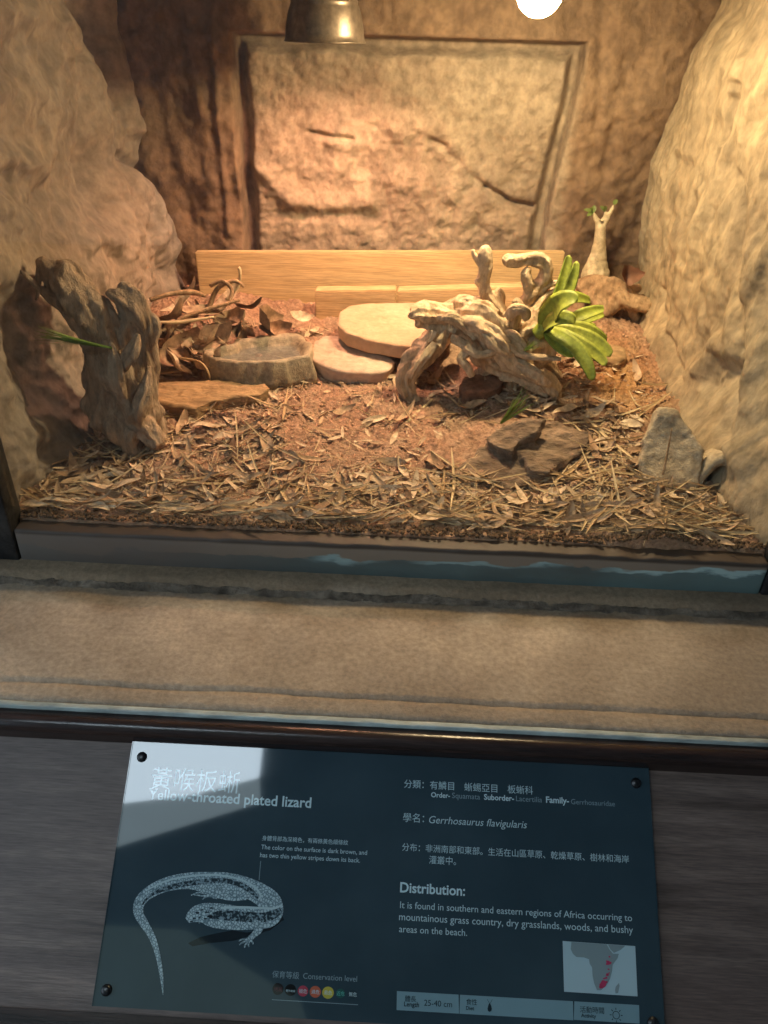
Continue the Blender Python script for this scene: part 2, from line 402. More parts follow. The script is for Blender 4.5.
for x0, x1 in ((PXL-.075, PXL-.001), (PXR+.001, PXR+.07)):
    bm = bmesh.new(); box(bm, x0, x1, YF-.016, YF+.022, LEDGE+.011, ZT-.02, .003, 2); obj('post', bm, POST, win)
GL = bpy.data.materials.new('window_glass'); GL.use_nodes = True
N = GL.node_tree.nodes; N.remove(N['Principled BSDF']); lw = N.new('ShaderNodeLayerWeight'); lw.inputs[0].default_value = .5
pw = N.new('ShaderNodeMath'); pw.operation = 'POWER'; pw.inputs[1].default_value = 5; fz = N.new('ShaderNodeMath'); fz.operation = 'MULTIPLY_ADD'; fz.inputs[1].default_value = .93; fz.inputs[2].default_value = .035
GL.node_tree.links.new(lw.outputs['Facing'], pw.inputs[0]); GL.node_tree.links.new(pw.outputs[0], fz.inputs[0])
tr = N.new('ShaderNodeBsdfTransparent'); tr.inputs[0].default_value = (.97,.98,.97,1); gs = N.new('ShaderNodeBsdfGlossy'); gs.inputs['Roughness'].default_value = .02; mx = N.new('ShaderNodeMixShader')
for a, b in ((fz.outputs[0], mx.inputs[0]), (tr.outputs[0], mx.inputs[1]), (gs.outputs[0], mx.inputs[2]), (mx.outputs[0], N['Material Output'].inputs[0])): GL.node_tree.links.new(a, b)
bm = bmesh.new(); box(bm, PXL, PXR, YF+.001, YF+.007, LEDGE+.035, ZT-.02); obj('glass_pane', bm, GL, win, smooth=False)
struct(win)

# concrete ledge: profile swept along X with a worn surface
def ledge_prof():
    yf = at_z(384, 718, LEDGE).y
    return yf, [(yf, LEDGE-.05), (yf, LEDGE-.004), (yf+.003, LEDGE), (yf+.026, LEDGE), (yf+.028, LEDGE-.003), (yf+.031, LEDGE-.003), (yf+.033, LEDGE+.0005),
                (yf+.10, LEDGE), (yf+.16, LEDGE), (YF-.052, LEDGE), (YF-.046, LEDGE+.003), (YF-.042, LEDGE+.012), (YF-.036, LEDGE+.0155), (YF-.012, LEDGE+.0165), (YF+.03, LEDGE+.0115), (YF+.03, LEDGE-.05)]
YLF, LP = ledge_prof()
pts = []
for (a, b) in zip(LP[:-1], LP[1:]):
    n = max(1, int(math.hypot(b[0]-a[0], b[1]-a[1])/.006))
    for k in range(n): pts.append((a[0]+(b[0]-a[0])*k/n, a[1]+(b[1]-a[1])*k/n))
pts.append(LP[-1])
def ledge_pt(u, v):
    x = -.85 + u*1.7; y, z = pts[round(v*(len(pts)-1))]
    wob = .003*noise.noise(Vector((x*9, 3, 1)))+.0015*noise.noise(Vector((x*40, 3, 1)))
    if YLF+.02 < y < YLF+.04: y += wob
    if YF-.055 < y < YF-.03: y += .004*noise.noise(Vector((x*12, 1, z*30))) + .002*noise.noise(Vector((x*60, 1, z*60)))
    if YLF+.004 < y < YF-.014: z += .0012*fr(Vector((x*12, y*12, 5)), 4)
    return Vector((x, y, z))
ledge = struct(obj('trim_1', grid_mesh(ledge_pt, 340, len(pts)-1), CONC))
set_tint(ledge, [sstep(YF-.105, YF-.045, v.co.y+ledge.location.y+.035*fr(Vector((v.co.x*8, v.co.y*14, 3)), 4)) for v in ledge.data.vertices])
def curb_pt(u, v):  # the dirty mortar face under the rail
    x = -.85 + u*1.7
    a = v*PI*.62
    r = .0055 + .0025*noise.noise(Vector((x*25, v*3, 2))) + .002*noise.noise(Vector((x*90, v*8, 4)))
    return Vector((x, YF-.047 - r*math.cos(a)*1.5+.004, LEDGE+.0005 + r*math.sin(a)*1.4))
struct(obj('trim_2', grid_mesh(curb_pt, 420, 8), CONC_D))
bm = bmesh.new(); box(bm, -.85, .85, YLF-.008, YLF-.0005, LEDGE-.03, LEDGE-.001, .0015)
bmesh.ops.subdivide_edges(bm, edges=[e for e in bm.edges if abs(e.verts[0].co.x-e.verts[1].co.x) > .5], cuts=160)
for v in bm.verts: v.co.y += .0008*noise.noise(Vector((v.co.x*30, v.co.z*40, 1))); v.co.z += .0006*noise.noise(Vector((v.co.x*25, 9, 1)))
struct(obj('trim_3', bm, STRIP))

# console: rounded dark wood trim, slanted walnut board
TS = math.radians(37.3)
SN = Vector((0, -math.sin(TS), math.cos(TS))); SD = Vector((0, -math.cos(TS), -math.sin(TS)))   # normal, down-slope
SC = CAM + ray(390, 757)*.88
ST = at_plane(384, 757, SC, SN)
def sp(px, py):
    d = at_plane(px, py, SC, SN) - ST; return d.x, d.dot(SD)
def spt(s, t, h=0): return ST + Vector((s,0,0)) + SD*t + SN*h
bm = bmesh.new()
prof = []
y0, z0 = YLF-.0085, LEDGE-.006
top = spt(0, -.004, -.004)
prof = [(y0, z0-.06), (y0, z0)]
for k in range(9):
    a = PI/2 + k/8*PI*.62; prof.append((y0-.010+.010*math.cos(a), z0-.012+.012*math.sin(a)))
prof += [(top.y-.002, top.z), (top.y+.004, top.z-.03)]
rows = [[bm.verts.new((x, y, z)) for y, z in prof] for x in (-.85, -.4, 0, .4, .85)]
for a, b in zip(rows[:-1], rows[1:]):
    for k in range(len(prof)-1): bm.faces.new((a[k], a[k+1], b[k+1], b[k]))
for r in (rows[0], rows[-1]): bm.faces.new(r)
struct(obj('trim_4', bm, TRIM_W))
tb = sp(100, 1017)[1]
bm = bmesh.new()
def slab_box(bm, s0, s1, t0, t1, h0, h1, bev=0, seg=2):
    r = bmesh.ops.create_cube(bm, size=1)
    for v in r['verts']:
        v.co = spt((s0+s1)/2+v.co.x*(s1-s0), (t0+t1)/2+v.co.y*(t1-t0), (h0+h1)/2+v.co.z*(h1-h0))
    if bev: bmesh.ops.bevel(bm, geom=list({e for v in r['verts'] for e in v.link_edges}), offset=bev, segments=seg, affect='EDGES')
slab_box(bm, -.85, .85, -.004, tb, -.026, -.006, .001)
# board coordinates with the slope, so that the grain runs in its face
board = obj('slanted_board', bm, WALNUT, smooth=False)
tag(board, 'slanted dark walnut board that carries the information sign', 'board')
bm = bmesh.new(); slab_box(bm, -.85, .85, tb+.0015, tb+.06, -.04, -.004, .004, 3)
struct(obj('trim_5', bm, TRIM_W, smooth=False))

# hall around the visitor
bm = bmesh.new(); box(bm, -4, 4, -4, YB+.3, -.1, 0); struct(obj('floor_hall', bm, HALLF, smooth=False))
bm = bmesh.new(); box(bm, -4, 4, -4.1, -4, 0, 2.9); struct(obj('wall_hall', bm, HALLW, smooth=False))
for nm, bx in (('wall_hall_right', (3.4, 3.5, -4, YF, 0, 2.9)), ('wall_front', (-4, 4, YF-.02, YF+.06, ZT-.02, 2.9)), ('wall_front_left', (-4, PXL-.076, YF-.012, YF+.02, LEDGE+.02, ZT-.02)), ('wall_front_right', (PXR+.071, 4, YF-.012, YF+.02, LEDGE+.02, ZT-.02)),
               ('wall_base', (-4, 4, YF-.1, YF-.05, 0, .70))):
    bm = bmesh.new(); box(bm, *bx); struct(obj(nm, bm, HALLW, smooth=False))
# ceiling with a skylight: the opening sits up and behind the visitor on the left
def mirror(px, py, Z):
    p = at_plane(px, py, SC, SN); d = (p-CAM).normalized(); r = d - 2*d.dot(SN)*SN; return p + r*((Z-p.z)/r.z)
ZH = 2.9
bm = bmesh.new(); box(bm, -4, 4, -4, YB, ZH, ZH+.12); struct(obj('ceiling_hall', bm, HALLC, smooth=False))
def pane(name, pts, M):
    bm = bmesh.new(); prism(bm, [Vector((x, y, ZH-.001)) for x, y in pts], Vector((0,0,1)), .02); struct(obj(name, bm, M, smooth=False))
pane('window_2', [(-1.6,-.86),(-.555,-.86),(-.575,-1.03),(-.84,-1.13),(-1.6,-1.29)], emat('skylight', SKY_C, SKY_S))
pane('added_pane_dim', [(-.576,-1.035),(-.84,-1.135),(-1.6,-1.295),(-1.6,-1.60),(-.57,-1.16)], emat('dim_pane_glow', (.66,.84,.92), SKY_S*.24))  # added glowing pane, shaped for the dimmer patch mirrored in the sign
pane('added_pane_green', [(-1.6,-1.92),(-.94,-1.92),(-.39,-2.32),(-.3,-2.7),(-1.6,-2.7)], emat('green_pane_glow', (.62,.85,.78), SKY_S*.042))  # added faint greenish glow, outlined to give the sign's lower-left reflection

# ------------------------------------------------------------------ lamps
YD = 1.52
dc = at_y(325, 42, YD); R_ = 41/F*(dc-CAM).dot(FW)
dome = empty('dome_lamp', (dc.x, dc.y, dc.z), 'dark bronze ribbed dome heat lamp hanging at top left', 'lamp')
bm = bmesh.new()
out = [(1.0,0),(1.0,.03),(.965,.05),(.95,.18),(.93,.36),(.89,.56),(.83,.74),(.80,.80),(.815,.83),(.79,.86),(.74,.95),(.70,1.02),(.715,1.05),(.68,1.08),(.60,1.18),(.50,1.27),(.36,1.36),(.34,1.7),(.30,1.75),(.0,1.75)]
inn = [(.97,0),(.93,.06),(.90,.34),(.80,.72),(.66,1.0),(.40,1.25),(0,1.3)]
rings = lathe(bm, [(r*R_, z*R_) for r, z in inn[::-1]] + [(r*R_, z*R_) for r, z in out], dc, 64)
obj('lamp_shade', bm, BRONZE, dome)
bm = bmesh.new(); bmesh.ops.create_uvsphere(bm, u_segments=24, v_segments=14, radius=.026)
for v in bm.verts: v.co = dc + Vector((v.co.x, v.co.y, v.co.z*1.25 + R_*.92))
obj('bulb', bm, emat('red_heat_bulb', DOME_C, DOME_S), dome)
bm = bmesh.new(); tube(bm, [(dc+Vector((0,0,1.75*R_)), .004), (dc+Vector((.004,0,.22)), .004), (Vector((dc.x, dc.y, ZT-.02)), .004)], 10, .02); obj('cord', bm, CORD, dome)
YW = 1.34
bc = at_y(540, -9, YW)
lamp = empty('heat_lamp', (bc.x, bc.y, bc.z), 'bright warm white lamp bulb glowing at the top edge right of centre', 'lamp')
bm = bmesh.new(); lathe(bm, [(.0331*math.cos(k*PI/24), -.0331*math.sin(k*PI/24)) for k in range(13)], bc, 40)
obj('bulb', bm, emat('white_bulb', BULB_C, BULB_S), lamp)
bm = bmesh.new(); lathe(bm, [(.0336,-.001),(.0345,.004),(.032,.03),(.026,.055),(.021,.075),(.021,.10),(0,.10)], bc, 40); lathe(bm, [(.0332,0.001),(.0,.03)], bc, 40); obj('reflector_housing', bm, CORD, lamp)
bm = bmesh.new(); tube(bm, [(bc+Vector((0,0,.10)), .004), (Vector((bc.x, bc.y, ZT-.02)), .004)], 10, .03); obj('cord', bm, CORD, lamp)

# ------------------------------------------------------------------ timber
def plank(name, px0, py0, px1, py1, pyb, Y0, Y1, th, M, label, bev=.002, sink=.006):
    a, b = at_y(px0, py0, Y0), at_y(px1, py1, Y1)
    za, zb = at_y(px0, pyb[0], Y0).z - sink, at_y(px1, pyb[1], Y1).z - sink
    d = (b-a); d.z = 0; d.normalize(); n = Vector((-d.y, d.x, 0))
    bm = bmesh.new(); r = bmesh.ops.create_cube(bm, size=1); L = Vector((b.x-a.x, b.y-a.y, 0)).length
    for v in r['verts']:
        f = v.co.x+.5; top = a.z+(b.z-a.z)*f; bot = za+(zb-za)*f
        v.co = Vector((a.x, a.y, 0)) + d*(L*f) + n*((v.co.y+.5)*th) + Vector((0,0, top if v.co.z > 0 else bot))
    bmesh.ops.bevel(bm, geom=bm.edges[:], offset=bev, segments=2, affect='EDGES')
    return tag(obj(name, bm, M, smooth=False), label, 'timber')
plank('wooden_plank', 195, 252, 565, 252, (306, 306), 1.665, 1.685, .018, PINE, 'long pine plank standing on edge against the back wall')
plank('timber_block', 315, 291, 396, 290, (318, 318), 1.60, 1.60, .035, PINE_C, 'short pale timber block behind the flat stone, left of the pair')
plank('timber_block', 398, 291, 548, 286, (318, 318), 1.60, 1.60, .035, PINE_C, 'longer pale timber block in front of the plank, behind the driftwood')

# ------------------------------------------------------------------ stones
def stone(name, outline, c, n, th, M, label, voxel=.0035, sm=3, amp=.004, freq=22, taper=.08, cat='stone', extra=None, parts=None):
    n = Vector(n).normalized(); bm = bmesh.new()
    pts = [at_plane(p[0], p[1], c, n) for p in outline]
    prism(bm, pts, n, th, taper)
    if parts:
        for (ol, c2, n2, t2) in parts:
            n2 = Vector(n2).normalized(); prism(bm, [at_plane(p[0], p[1], c2, n2) for p in ol], n2, t2, .05)
    bm = remesh(bm, voxel, sm, lambda p, nn: amp*fr(p*freq, 4, .8) + (extra(p, nn) if extra else 0))
    return tag(obj(name, bm, M), label, cat)
gs_ = at_g(345, 381)
us = at_g(350, 380)
stone('round_stone', [(309,350),(313,340),(325,333),(345,334),(370,343),(386,352),(396,362),(390,370),(372,373),(345,372),(325,367),(312,360)], Vector((us.x, us.y, us.z+.030)), (0,-.12,1), .034, PINKST,
      'pale rounded stone under the flat slab, beside the water dish', sm=10, amp=.005, freq=14)
stone('flat_stone', [(337,324),(339,312),(349,305),(366,302),(400,302),(436,302),(456,308),(458,325),(446,340),(425,347),(395,344),(366,339),(345,332)], Vector((us.x, us.y+.09, us.z+.072)), (.0,-.03,1), .030, SAND,
      'large flat tan sandstone slab resting on the rounded stone', sm=5, amp=.003, freq=10, taper=.04)
ls = at_g(215, 414)
stone('slab_stone', [(152,394),(156,384),(175,379),(205,379),(240,381),(264,383),(270,388),(262,394),(240,396),(215,400),(195,408),(172,407),(156,403)], Vector((ls.x, ls.y, ls.z+.022)), (0,-.05,1), .03, TANSLAB,
      'long low tan slab between the left stump and the water dish', sm=4, amp=.005, freq=20, extra=lambda p, n: .003*noise.noise(Vector((p.x*10, p.y*60, p.z*90))))
rs = at_g(480, 396)
stone('hidden_stone', [(460,384),(464,376),(478,372),(494,373),(504,380),(500,388),(480,391),(464,391)], Vector((rs.x, rs.y, rs.z+.030)), (0,-.2,1), .045, REDST,
      'red-brown stone in the shade beneath the central driftwood', sm=8)
sf = at_g(610, 358)
stone('sand_stone', [(594,352),(600,346),(614,344),(625,349),(628,357),(618,362),(602,361)], Vector((sf.x, sf.y, sf.z+.010)), (0,-.2,1), .022, TANSLAB,
      'small yellowish flat stone right of the green plant, on bare sand', sm=6)
# leaning slate on the right, with a cave-like gap beside it
s0 = at_g(670, 488)
stone('leaning_slate', [(640,462),(645,445),(641,440),(655,418),(657,407),(678,409),(690,428),(705,450),(702,470),(701,488),(672,490),(646,488)], Vector((s0.x, s0.y, s0.z)), (-.1,-.80,.6), .030, GREYST,
      'pale grey slate slab leaning in the litter by the right wall', sm=3, amp=.004, freq=18, taper=.02)
k0 = at_g(714, 489)
bm = bmesh.new(); nA, nD = 28, 14; O_, I_ = [], []
for d in range(nD+1):
    t = d/nD; ro, ri_ = [], []
    for a in range(nA+1):
        an = PI*a/nA; c_ = Vector((k0.x+.004, k0.y-.004+t*.075, k0.z-.010)); k_ = math.sqrt(max(.0, 1-(t*.93)**2.4))
        w_ = 1+.10*noise.noise(Vector((an*1.5, t*3, 2)))
        ro.append(bm.verts.new(c_ + Vector((-math.cos(an)*.036*k_*w_, 0, math.sin(an)*.066*k_*w_)))); ri_.append(bm.verts.new(c_ + Vector((-math.cos(an)*.026*k_*w_, -.0+.0*t, math.sin(an)*.055*k_*w_ - .001))))
    O_.append(ro); I_.append(ri_)
for d in range(nD):
    for a in range(nA):
        bm.faces.new((O_[d][a], O_[d][a+1], O_[d+1][a+1], O_[d+1][a])); bm.faces.new((I_[d][a], I_[d+1][a], I_[d+1][a+1], I_[d][a+1]))
for a in range(nA):
    bm.faces.new((O_[0][a], I_[0][a], I_[0][a+1], O_[0][a+1])); bm.faces.new((O_[nD][a], O_[nD][a+1], I_[nD][a+1], I_[nD][a]))
for d in range(nD):
    bm.faces.new((O_[d][0], O_[d+1][0], I_[d+1][0], I_[d][0])); bm.faces.new((O_[d][nA], I_[d][nA], I_[d+1][nA], O_[d+1][nA]))
for v in bm.verts: v.co += Vector((noise.noise(v.co*60), noise.noise(v.co*60+Vector((9,0,0))), noise.noise(v.co*60+Vector((0,9,0)))))*.0025
tag(obj('cave_rock', bm, GREYST), 'small rock with a dark hollow beside the leaning slate', 'stone')

# bark in the foreground
b0 = at_g(500, 489)
def bk(p, n): return .0045*noise.noise(Vector((p.x*18+p.y*30, (p.y-p.x*.3)*90, p.z*70))) + .004*fr(p*30, 4)
stone('bark_slab', [(430,489),(446,474),(470,456),(488,440),(520,424),(552,420),(592,432),(588,446),(566,466),(540,482),(505,491),(465,491)], Vector((b0.x, b0.y, b0.z+.008)), (.0,-.30,1), .03, BARK,
      'dark layered bark piece lying in the front litter right of centre', voxel=.003, sm=1, amp=.0, cat='bark', extra=bk,
      parts=[([(484,438),(500,428),(524,417),(546,418),(538,430),(521,440),(511,452),(498,448)], Vector((b0.x, b0.y, b0.z+.030)), (-.2,-.25,1), .02),
             ([(520,452),(532,443),(560,437),(595,431),(590,442),(570,456),(549,473),(530,470)], Vector((b0.x, b0.y, b0.z+.028)), (.1,-.2,1), .022)])

# ------------------------------------------------------------------ water dish
d0 = at_g(257, 383); dz = d0.z - .004
def dish_out(z, k=1.0):
    O = [(203,353),(206,349),(228,344),(240,338),(252,336),(276,335),(298,334),(309,338),(313,346),(312,356),(300,357),(285,360),(262,362),(240,362),(222,360),(207,357)]
    P = [at_z(x, y, z) for x, y in O]; c = sum(P, Vector())/len(P); return [c + (p-c)*k for p in P], c
HD = .052
TP, tcn = dish_out(dz+HD)
bm = bmesh.new()
levels = [(1.06, 0), (1.07, .012), (1.03, .030), (.99, HD-.004), (.96, HD), (.86, HD-.001), (.80, HD-.008), (.70, HD-.024), (.3, HD-.030)]
lr = []
for k, h in levels:
    ring = []
    for i in range(96):
        f = i/96*len(TP); a, b = TP[int(f)%len(TP)], TP[(int(f)+1)%len(TP)]; q = a + (b-a)*(f-int(f))
        e = Vector((tcn.x + (q.x-tcn.x)*k, tcn.y + (q.y-tcn.y)*k, dz+h))
        w = 1 if k > .9 else .4
        ang = math.atan2(q.y-tcn.y, q.x-tcn.x)
        facet = .009*noise.noise(Vector((math.cos(ang)*4, math.sin(ang)*4, h*18)))+.003*fr(e*40, 3)
        e += (e-Vector((tcn.x,tcn.y,e.z))).normalized()*facet*w
        if h > .04 and k > .9: e.z += .007*noise.noise(Vector((ang*2.2, 1, 0)))
        ring.append(bm.verts.new(e))
    lr.append(ring)
for i in range(len(lr)-1):
    for j in range(96): bm.faces.new((lr[i][j], lr[i][(j+1)%96], lr[i+1][(j+1)%96], lr[i+1][j]))
bm.faces.new(lr[0][::-1]); bm.faces.new(lr[-1])
dish = obj('water_dish', bm, DISH); tag(dish, 'grey-brown rock-shaped water dish behind the low tan slab', 'water dish')
WAT = bpy.data.materials.new('water'); WAT.use_nodes = True; P = WAT.node_tree.nodes['Principled BSDF']
P.inputs['Base Color'].default_value = (.9,.95,.93,1); P.inputs['Roughness'].default_value = .03; P.inputs['Transmission Weight'].default_value = .9; P.inputs['IOR'].default_value = 1.33
bm = bmesh.new(); ring = [bm.verts.new((tcn.x+(v.co.x+dish.location.x-tcn.x)*1.0, tcn.y+(v.co.y+dish.location.y-tcn.y)*1.0, dz+HD-.016)) for v in list(dish.data.vertices)[7*96-96:7*96]]
bm.faces.new(ring); w = obj('water', bm, WAT, dish, smooth=False); w['label'] = 'clear water filling the dish'

# ------------------------------------------------------------------ left driftwood stump
sb = at_g(142, 441); Y0 = sb.y
def rid(v): return 1-2.4*abs(noise.noise(v))
gd = lambda s: (lambda p, n: .0022*rid(Vector((p.x*34+s, p.y*34, p.z*9+p.x*10))) + .0012*rid(Vector((p.x*90+s, p.y*90, p.z*20))) + .001*fr(p*60, 3, .7) - .009*max(0, noise.noise(Vector((p.x*30, p.y*30+s, p.z*18)))-.2))
bm = bmesh.new(); T = lambda *c, **k: tube(bm, chain(*c), 30, .004, k.get('ridge', .6), k.get('seed', 1), k.get('twist', 6))
T((146,447,Y0,.034),(138,430,Y0,.037),(128,405,Y0,.043),(118,380,Y0,.040),(108,352,Y0,.031),(100,330,Y0,.027),(88,310,Y0,.030),(72,292,Y0,.028),(60,276,Y0,.024),(50,268,Y0,.013))
T((66,288,Y0,.017),(52,275,Y0-.01,.014),(45,266,Y0-.01,.010),(41,259,Y0-.01,.005), seed=4)
T((72,292,Y0-.005,.018),(62,278,Y0-.01,.014),(66,268,Y0-.005,.010),(56,266,Y0,.006), seed=5)
T((82,295,Y0+.01,.018),(78,281,Y0+.01,.014),(70,271,Y0+.01,.007), seed=6)
T((132,402,Y0,.036),(140,378,Y0+.01,.026),(142,350,Y0+.01,.017),(140,330,Y0+.01,.017),(134,312,Y0+.005,.020),(124,300,Y0,.014),(114,295,Y0,.009),(108,291,Y0,.004), seed=7)
T((138,320,Y0+.01,.018),(134,300,Y0+.01,.016),(126,290,Y0+.01,.010),(119,284,Y0+.01,.004), seed=8)
T((140,322,Y0+.015,.012),(141,304,Y0+.015,.009),(136,294,Y0+.015,.004), seed=9)
T((140,345,Y0+.01,.012),(151,335,Y0+.01,.010),(153,322,Y0+.01,.008),(146,314,Y0+.01,.004), seed=10)
T((124,360,Y0-.01,.014),(122,340,Y0-.005,.011),(124,326,Y0,.010),(136,322,Y0,.008), seed=11)
T((108,330,Y0,.018),(100,312,Y0-.015,.014),(98,302,Y0-.02,.006), seed=12)
T((140,420,Y0-.02,.018),(152,436,Y0-.03,.013),(158,447,Y0-.04,.008), seed=13)
T((134,430,Y0-.03,.014),(128,446,Y0-.04,.010),(124,452,Y0-.05,.006), seed=14)
bm = remesh(bm, .0026, 1, gd(1.))
T((70,306,Y0-.01,.014),(54,300,Y0-.02,.009),(42,290,Y0-.02,.0055),(26,276,Y0-.03,.0035),(20,270,Y0-.03,.001), ridge=.1)
T((42,262,Y0-.01,.006),(39,275,Y0-.012,.005),(38,290,Y0-.014,.003),(36,300,Y0-.014,.0015), ridge=.1)
T((138,334,Y0-.028,.003),(134,350,Y0-.040,.010),(126,362,Y0-.046,.009),(124,376,Y0-.040,.002), seed=21)
T((110,341,Y0-.028,.003),(116,362,Y0-.046,.009),(118,384,Y0-.050,.009),(128,404,Y0-.040,.002), seed=22)
T((149,366,Y0-.012,.003),(146,390,Y0-.030,.010),(138,410,Y0-.044,.010),(140,428,Y0-.040,.002), seed=23)
tag(obj('driftwood_stump', bm, DRIFT_L), 'tall forked grey-brown driftwood stump by the left wall', 'driftwood')

# grass tufts
def tuft(name, root, dirv, n, L, spread, label, w=.0011, bend=.3):
    rnd = random.Random(hash(label) % 1000 if False else len(label)); bm = bmesh.new(); d = Vector(dirv).normalized()
    for i in range(n):
        e = (d + Vector((rnd.uniform(-1,1), rnd.uniform(-1,1), rnd.uniform(-1,1)))*spread).normalized()
        l = L*rnd.uniform(.6, 1.05); side = e.cross(Vector((rnd.uniform(-1,1), rnd.uniform(-1,1), rnd.uniform(-1,1)))).normalized()
        prev = None
        for k in range(7):
            t = k/6; p = root + e*(l*t) + side*(bend*l*t*t*rnd.choice((.4,.5))*.5)
            ww = w*(1-t*.85); q = e.cross(side)*ww
            cur = (bm.verts.new(p-q), bm.verts.new(p+side*ww*.5), bm.verts.new(p+q))
            if prev:
                bm.faces.new((prev[0], prev[1], cur[1], cur[0])); bm.faces.new((prev[1], prev[2], cur[2], cur[1]))
            prev = cur
    return tag(obj(name, bm, TUFT, origin=root), label, 'grass tuft')
a = at_y(112, 348, Y0-.046)
tuft('grass_tuft', a, at_y(56, 337, Y0-.075)-a, 34, .105, .07, 'spiky green tuft sticking out of the left driftwood stump', .0016)

# ------------------------------------------------------------------ central driftwood
cb0 = at_g(414, 402); Yc = cb0.y+.02
def q(x, y): return 380+x/2.954, 230+y/2.954
def qc(*c): return [(at_y(*q(p[0], p[1]), Yc+p[2]), p[3]) for p in c]
bm = bmesh.new()
def T(*c, ridge=.3, seed=1, twist=8, flat=1.): tube(bm, qc(*c), 26, .003, ridge*1.9, seed, twist, flat)
T((102,515,-.01,.012),(82,480,-.01,.013),(76,440,-.005,.015),(95,405,0,.018),(130,365,.01,.020),(160,330,.02,.020),(178,292,.03,.016),(205,270,.04,.016))
T((92,262,.0,.006),(108,252,.0,.013),(135,262,.01,.015),(170,268,.02,.014),(205,280,.03,.018), seed=2, ridge=.5)
T((96,250,.005,.007),(120,236,.01,.011),(160,240,.02,.014),(210,262,.03,.02),(260,310,.03,.024),(320,360,.02,.026),(380,400,.01,.026),(430,430,.0,.020),(470,455,-.01,.016),(505,480,-.02,.010), seed=3)
T((215,300,.02,.016),(240,270,.02,.019),(290,265,.0,.024),(330,310,-.01,.026),(360,350,-.01,.022),(395,390,-.01,.017), seed=4)
T((180,250,.05,.012),(240,215,.05,.014),(290,230,.05,.018),(330,235,.05,.018),(350,200,.05,.012),(340,178,.05,.006), seed=5)
T((350,300,.04,.022),(345,250,.04,.020),(330,215,.04,.015),(310,180,.04,.012),(306,150,.04,.0115),(312,110,.04,.012),(311,70,.04,.011),(310,48,.04,.006), seed=6, ridge=.2)
T((300,165,.04,.008),(290,155,.035,.006),(286,148,.03,.003), seed=8, ridge=.1)
T((400,310,.03,.03),(430,280,.04,.03),(450,245,.05,.025),(470,215,.06,.018),(510,190,.07,.012),(545,185,.08,.006), seed=9, ridge=.4)
T((430,280,.04,.02),(430,230,.05,.014),(440,195,.05,.011),(438,160,.05,.010),(430,130,.05,.008),(440,112,.05,.005), seed=10)
T((445,195,.05,.011),(462,165,.06,.009),(482,145,.06,.010),(488,110,.06,.009),(465,88,.06,.011),(430,86,.055,.008),(400,93,.05,.009),(378,90,.045,.009),(366,98,.04,.005), seed=11, ridge=.4)
T((420,330,.02,.026),(455,310,.02,.026),(485,330,.02,.022),(470,370,.02,.02),(430,380,.02,.02), seed=13, ridge=.4)
T((380,290,.0,.014),(395,250,.0,.013),(410,230,.01,.010),(400,205,.01,.006), seed=14)
T((390,400,.03,.014),(392,440,.03,.013),(385,480,.03,.012),(378,505,.03,.010), seed=17)
T((190,290,.05,.014),(250,290,.07,.024),(330,310,.08,.03),(400,340,.08,.03),(450,370,.07,.024), seed=31)
T((330,390,.01,.010),(300,430,.05,.012),(270,470,.07,.012), seed=32)
T((260,300,.0,.010),(300,290,-.02,.014),(350,330,-.03,.016),(385,385,-.03,.014),(420,420,-.035,.009), seed=33, ridge=.4)
T((235,215,.03,.005),(262,222,.02,.011),(300,236,.01,.013),(335,262,.0,.011), seed=35, ridge=.5)
T((455,360,.03,.018),(490,390,.05,.012),(520,430,.06,.010),(535,465,.06,.008), seed=18)
T((478,412,-.03,.008),(485,430,-.03,.013),(505,458,-.03,.016),(520,480,-.03,.012),(512,500,-.03,.006), seed=19, flat=.6)
T((225,205,.04,.006),(250,225,.03,.012),(270,240,.03,.014),(300,265,.02,.012), seed=20)
T((100,500,-.01,.011),(118,522,-.02,.006), seed=21)
gw = lambda p, n: .0014*rid(Vector((p.x*26+p.z*26, p.y*55, p.z*44-p.x*20))) + .0007*fr(p*80, 3, .7) - .006*max(0, noise.noise(Vector((p.x*30+p.z*20, p.y*45, p.z*45)))-.22)
bm = remesh(bm, .0022, 1, gw)
T((306,115,.04,.006),(290,92,.04,.005),(277,72,.04,.004),(274,58,.04,.0025), seed=7, ridge=.1)
T((470,190,.06,.010),(490,165,.06,.007),(520,155,.06,.004),(540,150,.06,.0015), seed=12, ridge=.2)
T((215,320,.0,.007),(245,335,-.02,.008),(262,355,-.03,.008),(240,380,-.035,.007),(258,405,-.04,.007),(272,432,-.04,.005), seed=15, ridge=.2)
T((255,345,-.03,.008),(290,368,-.04,.007),(340,360,-.04,.006),(380,345,-.04,.006),(410,365,-.04,.006),(450,375,-.05,.005),(500,378,-.05,.004),(535,382,-.05,.0025), seed=16, ridge=.25)
T((350,330,.0,.008),(380,310,-.02,.010),(420,345,-.03,.009),(440,400,-.03,.007),(455,430,-.03,.004), seed=34)
T((380,255,-.02,.008),(400,235,-.03,.009),(425,240,-.03,.008),(432,262,-.02,.006), seed=41, ridge=.25)
T((270,262,-.005,.006),(310,300,-.03,.010),(345,345,-.04,.011),(375,365,-.04,.007), seed=42, ridge=.3)
T((170,262,-.0,.006),(215,262,-.008,.009),(255,285,-.012,.009),(285,320,-.016,.006), seed=43, ridge=.3)
T((165,335,-.01,.006),(140,370,-.018,.008),(110,405,-.022,.008),(92,440,-.026,.006), seed=44, ridge=.3)
T((160,300,.0,.009),(152,320,-.005,.006),(138,332,-.008,.003), seed=45, ridge=.2)
T((390,380,-.03,.006),(430,405,-.04,.010),(470,430,-.05,.010),(500,452,-.05,.007), seed=46, ridge=.35)
tag(obj('driftwood_root', bm, DRIFT_C), 'bleached twisting driftwood root in the centre, leaning on the flat stone', 'driftwood')

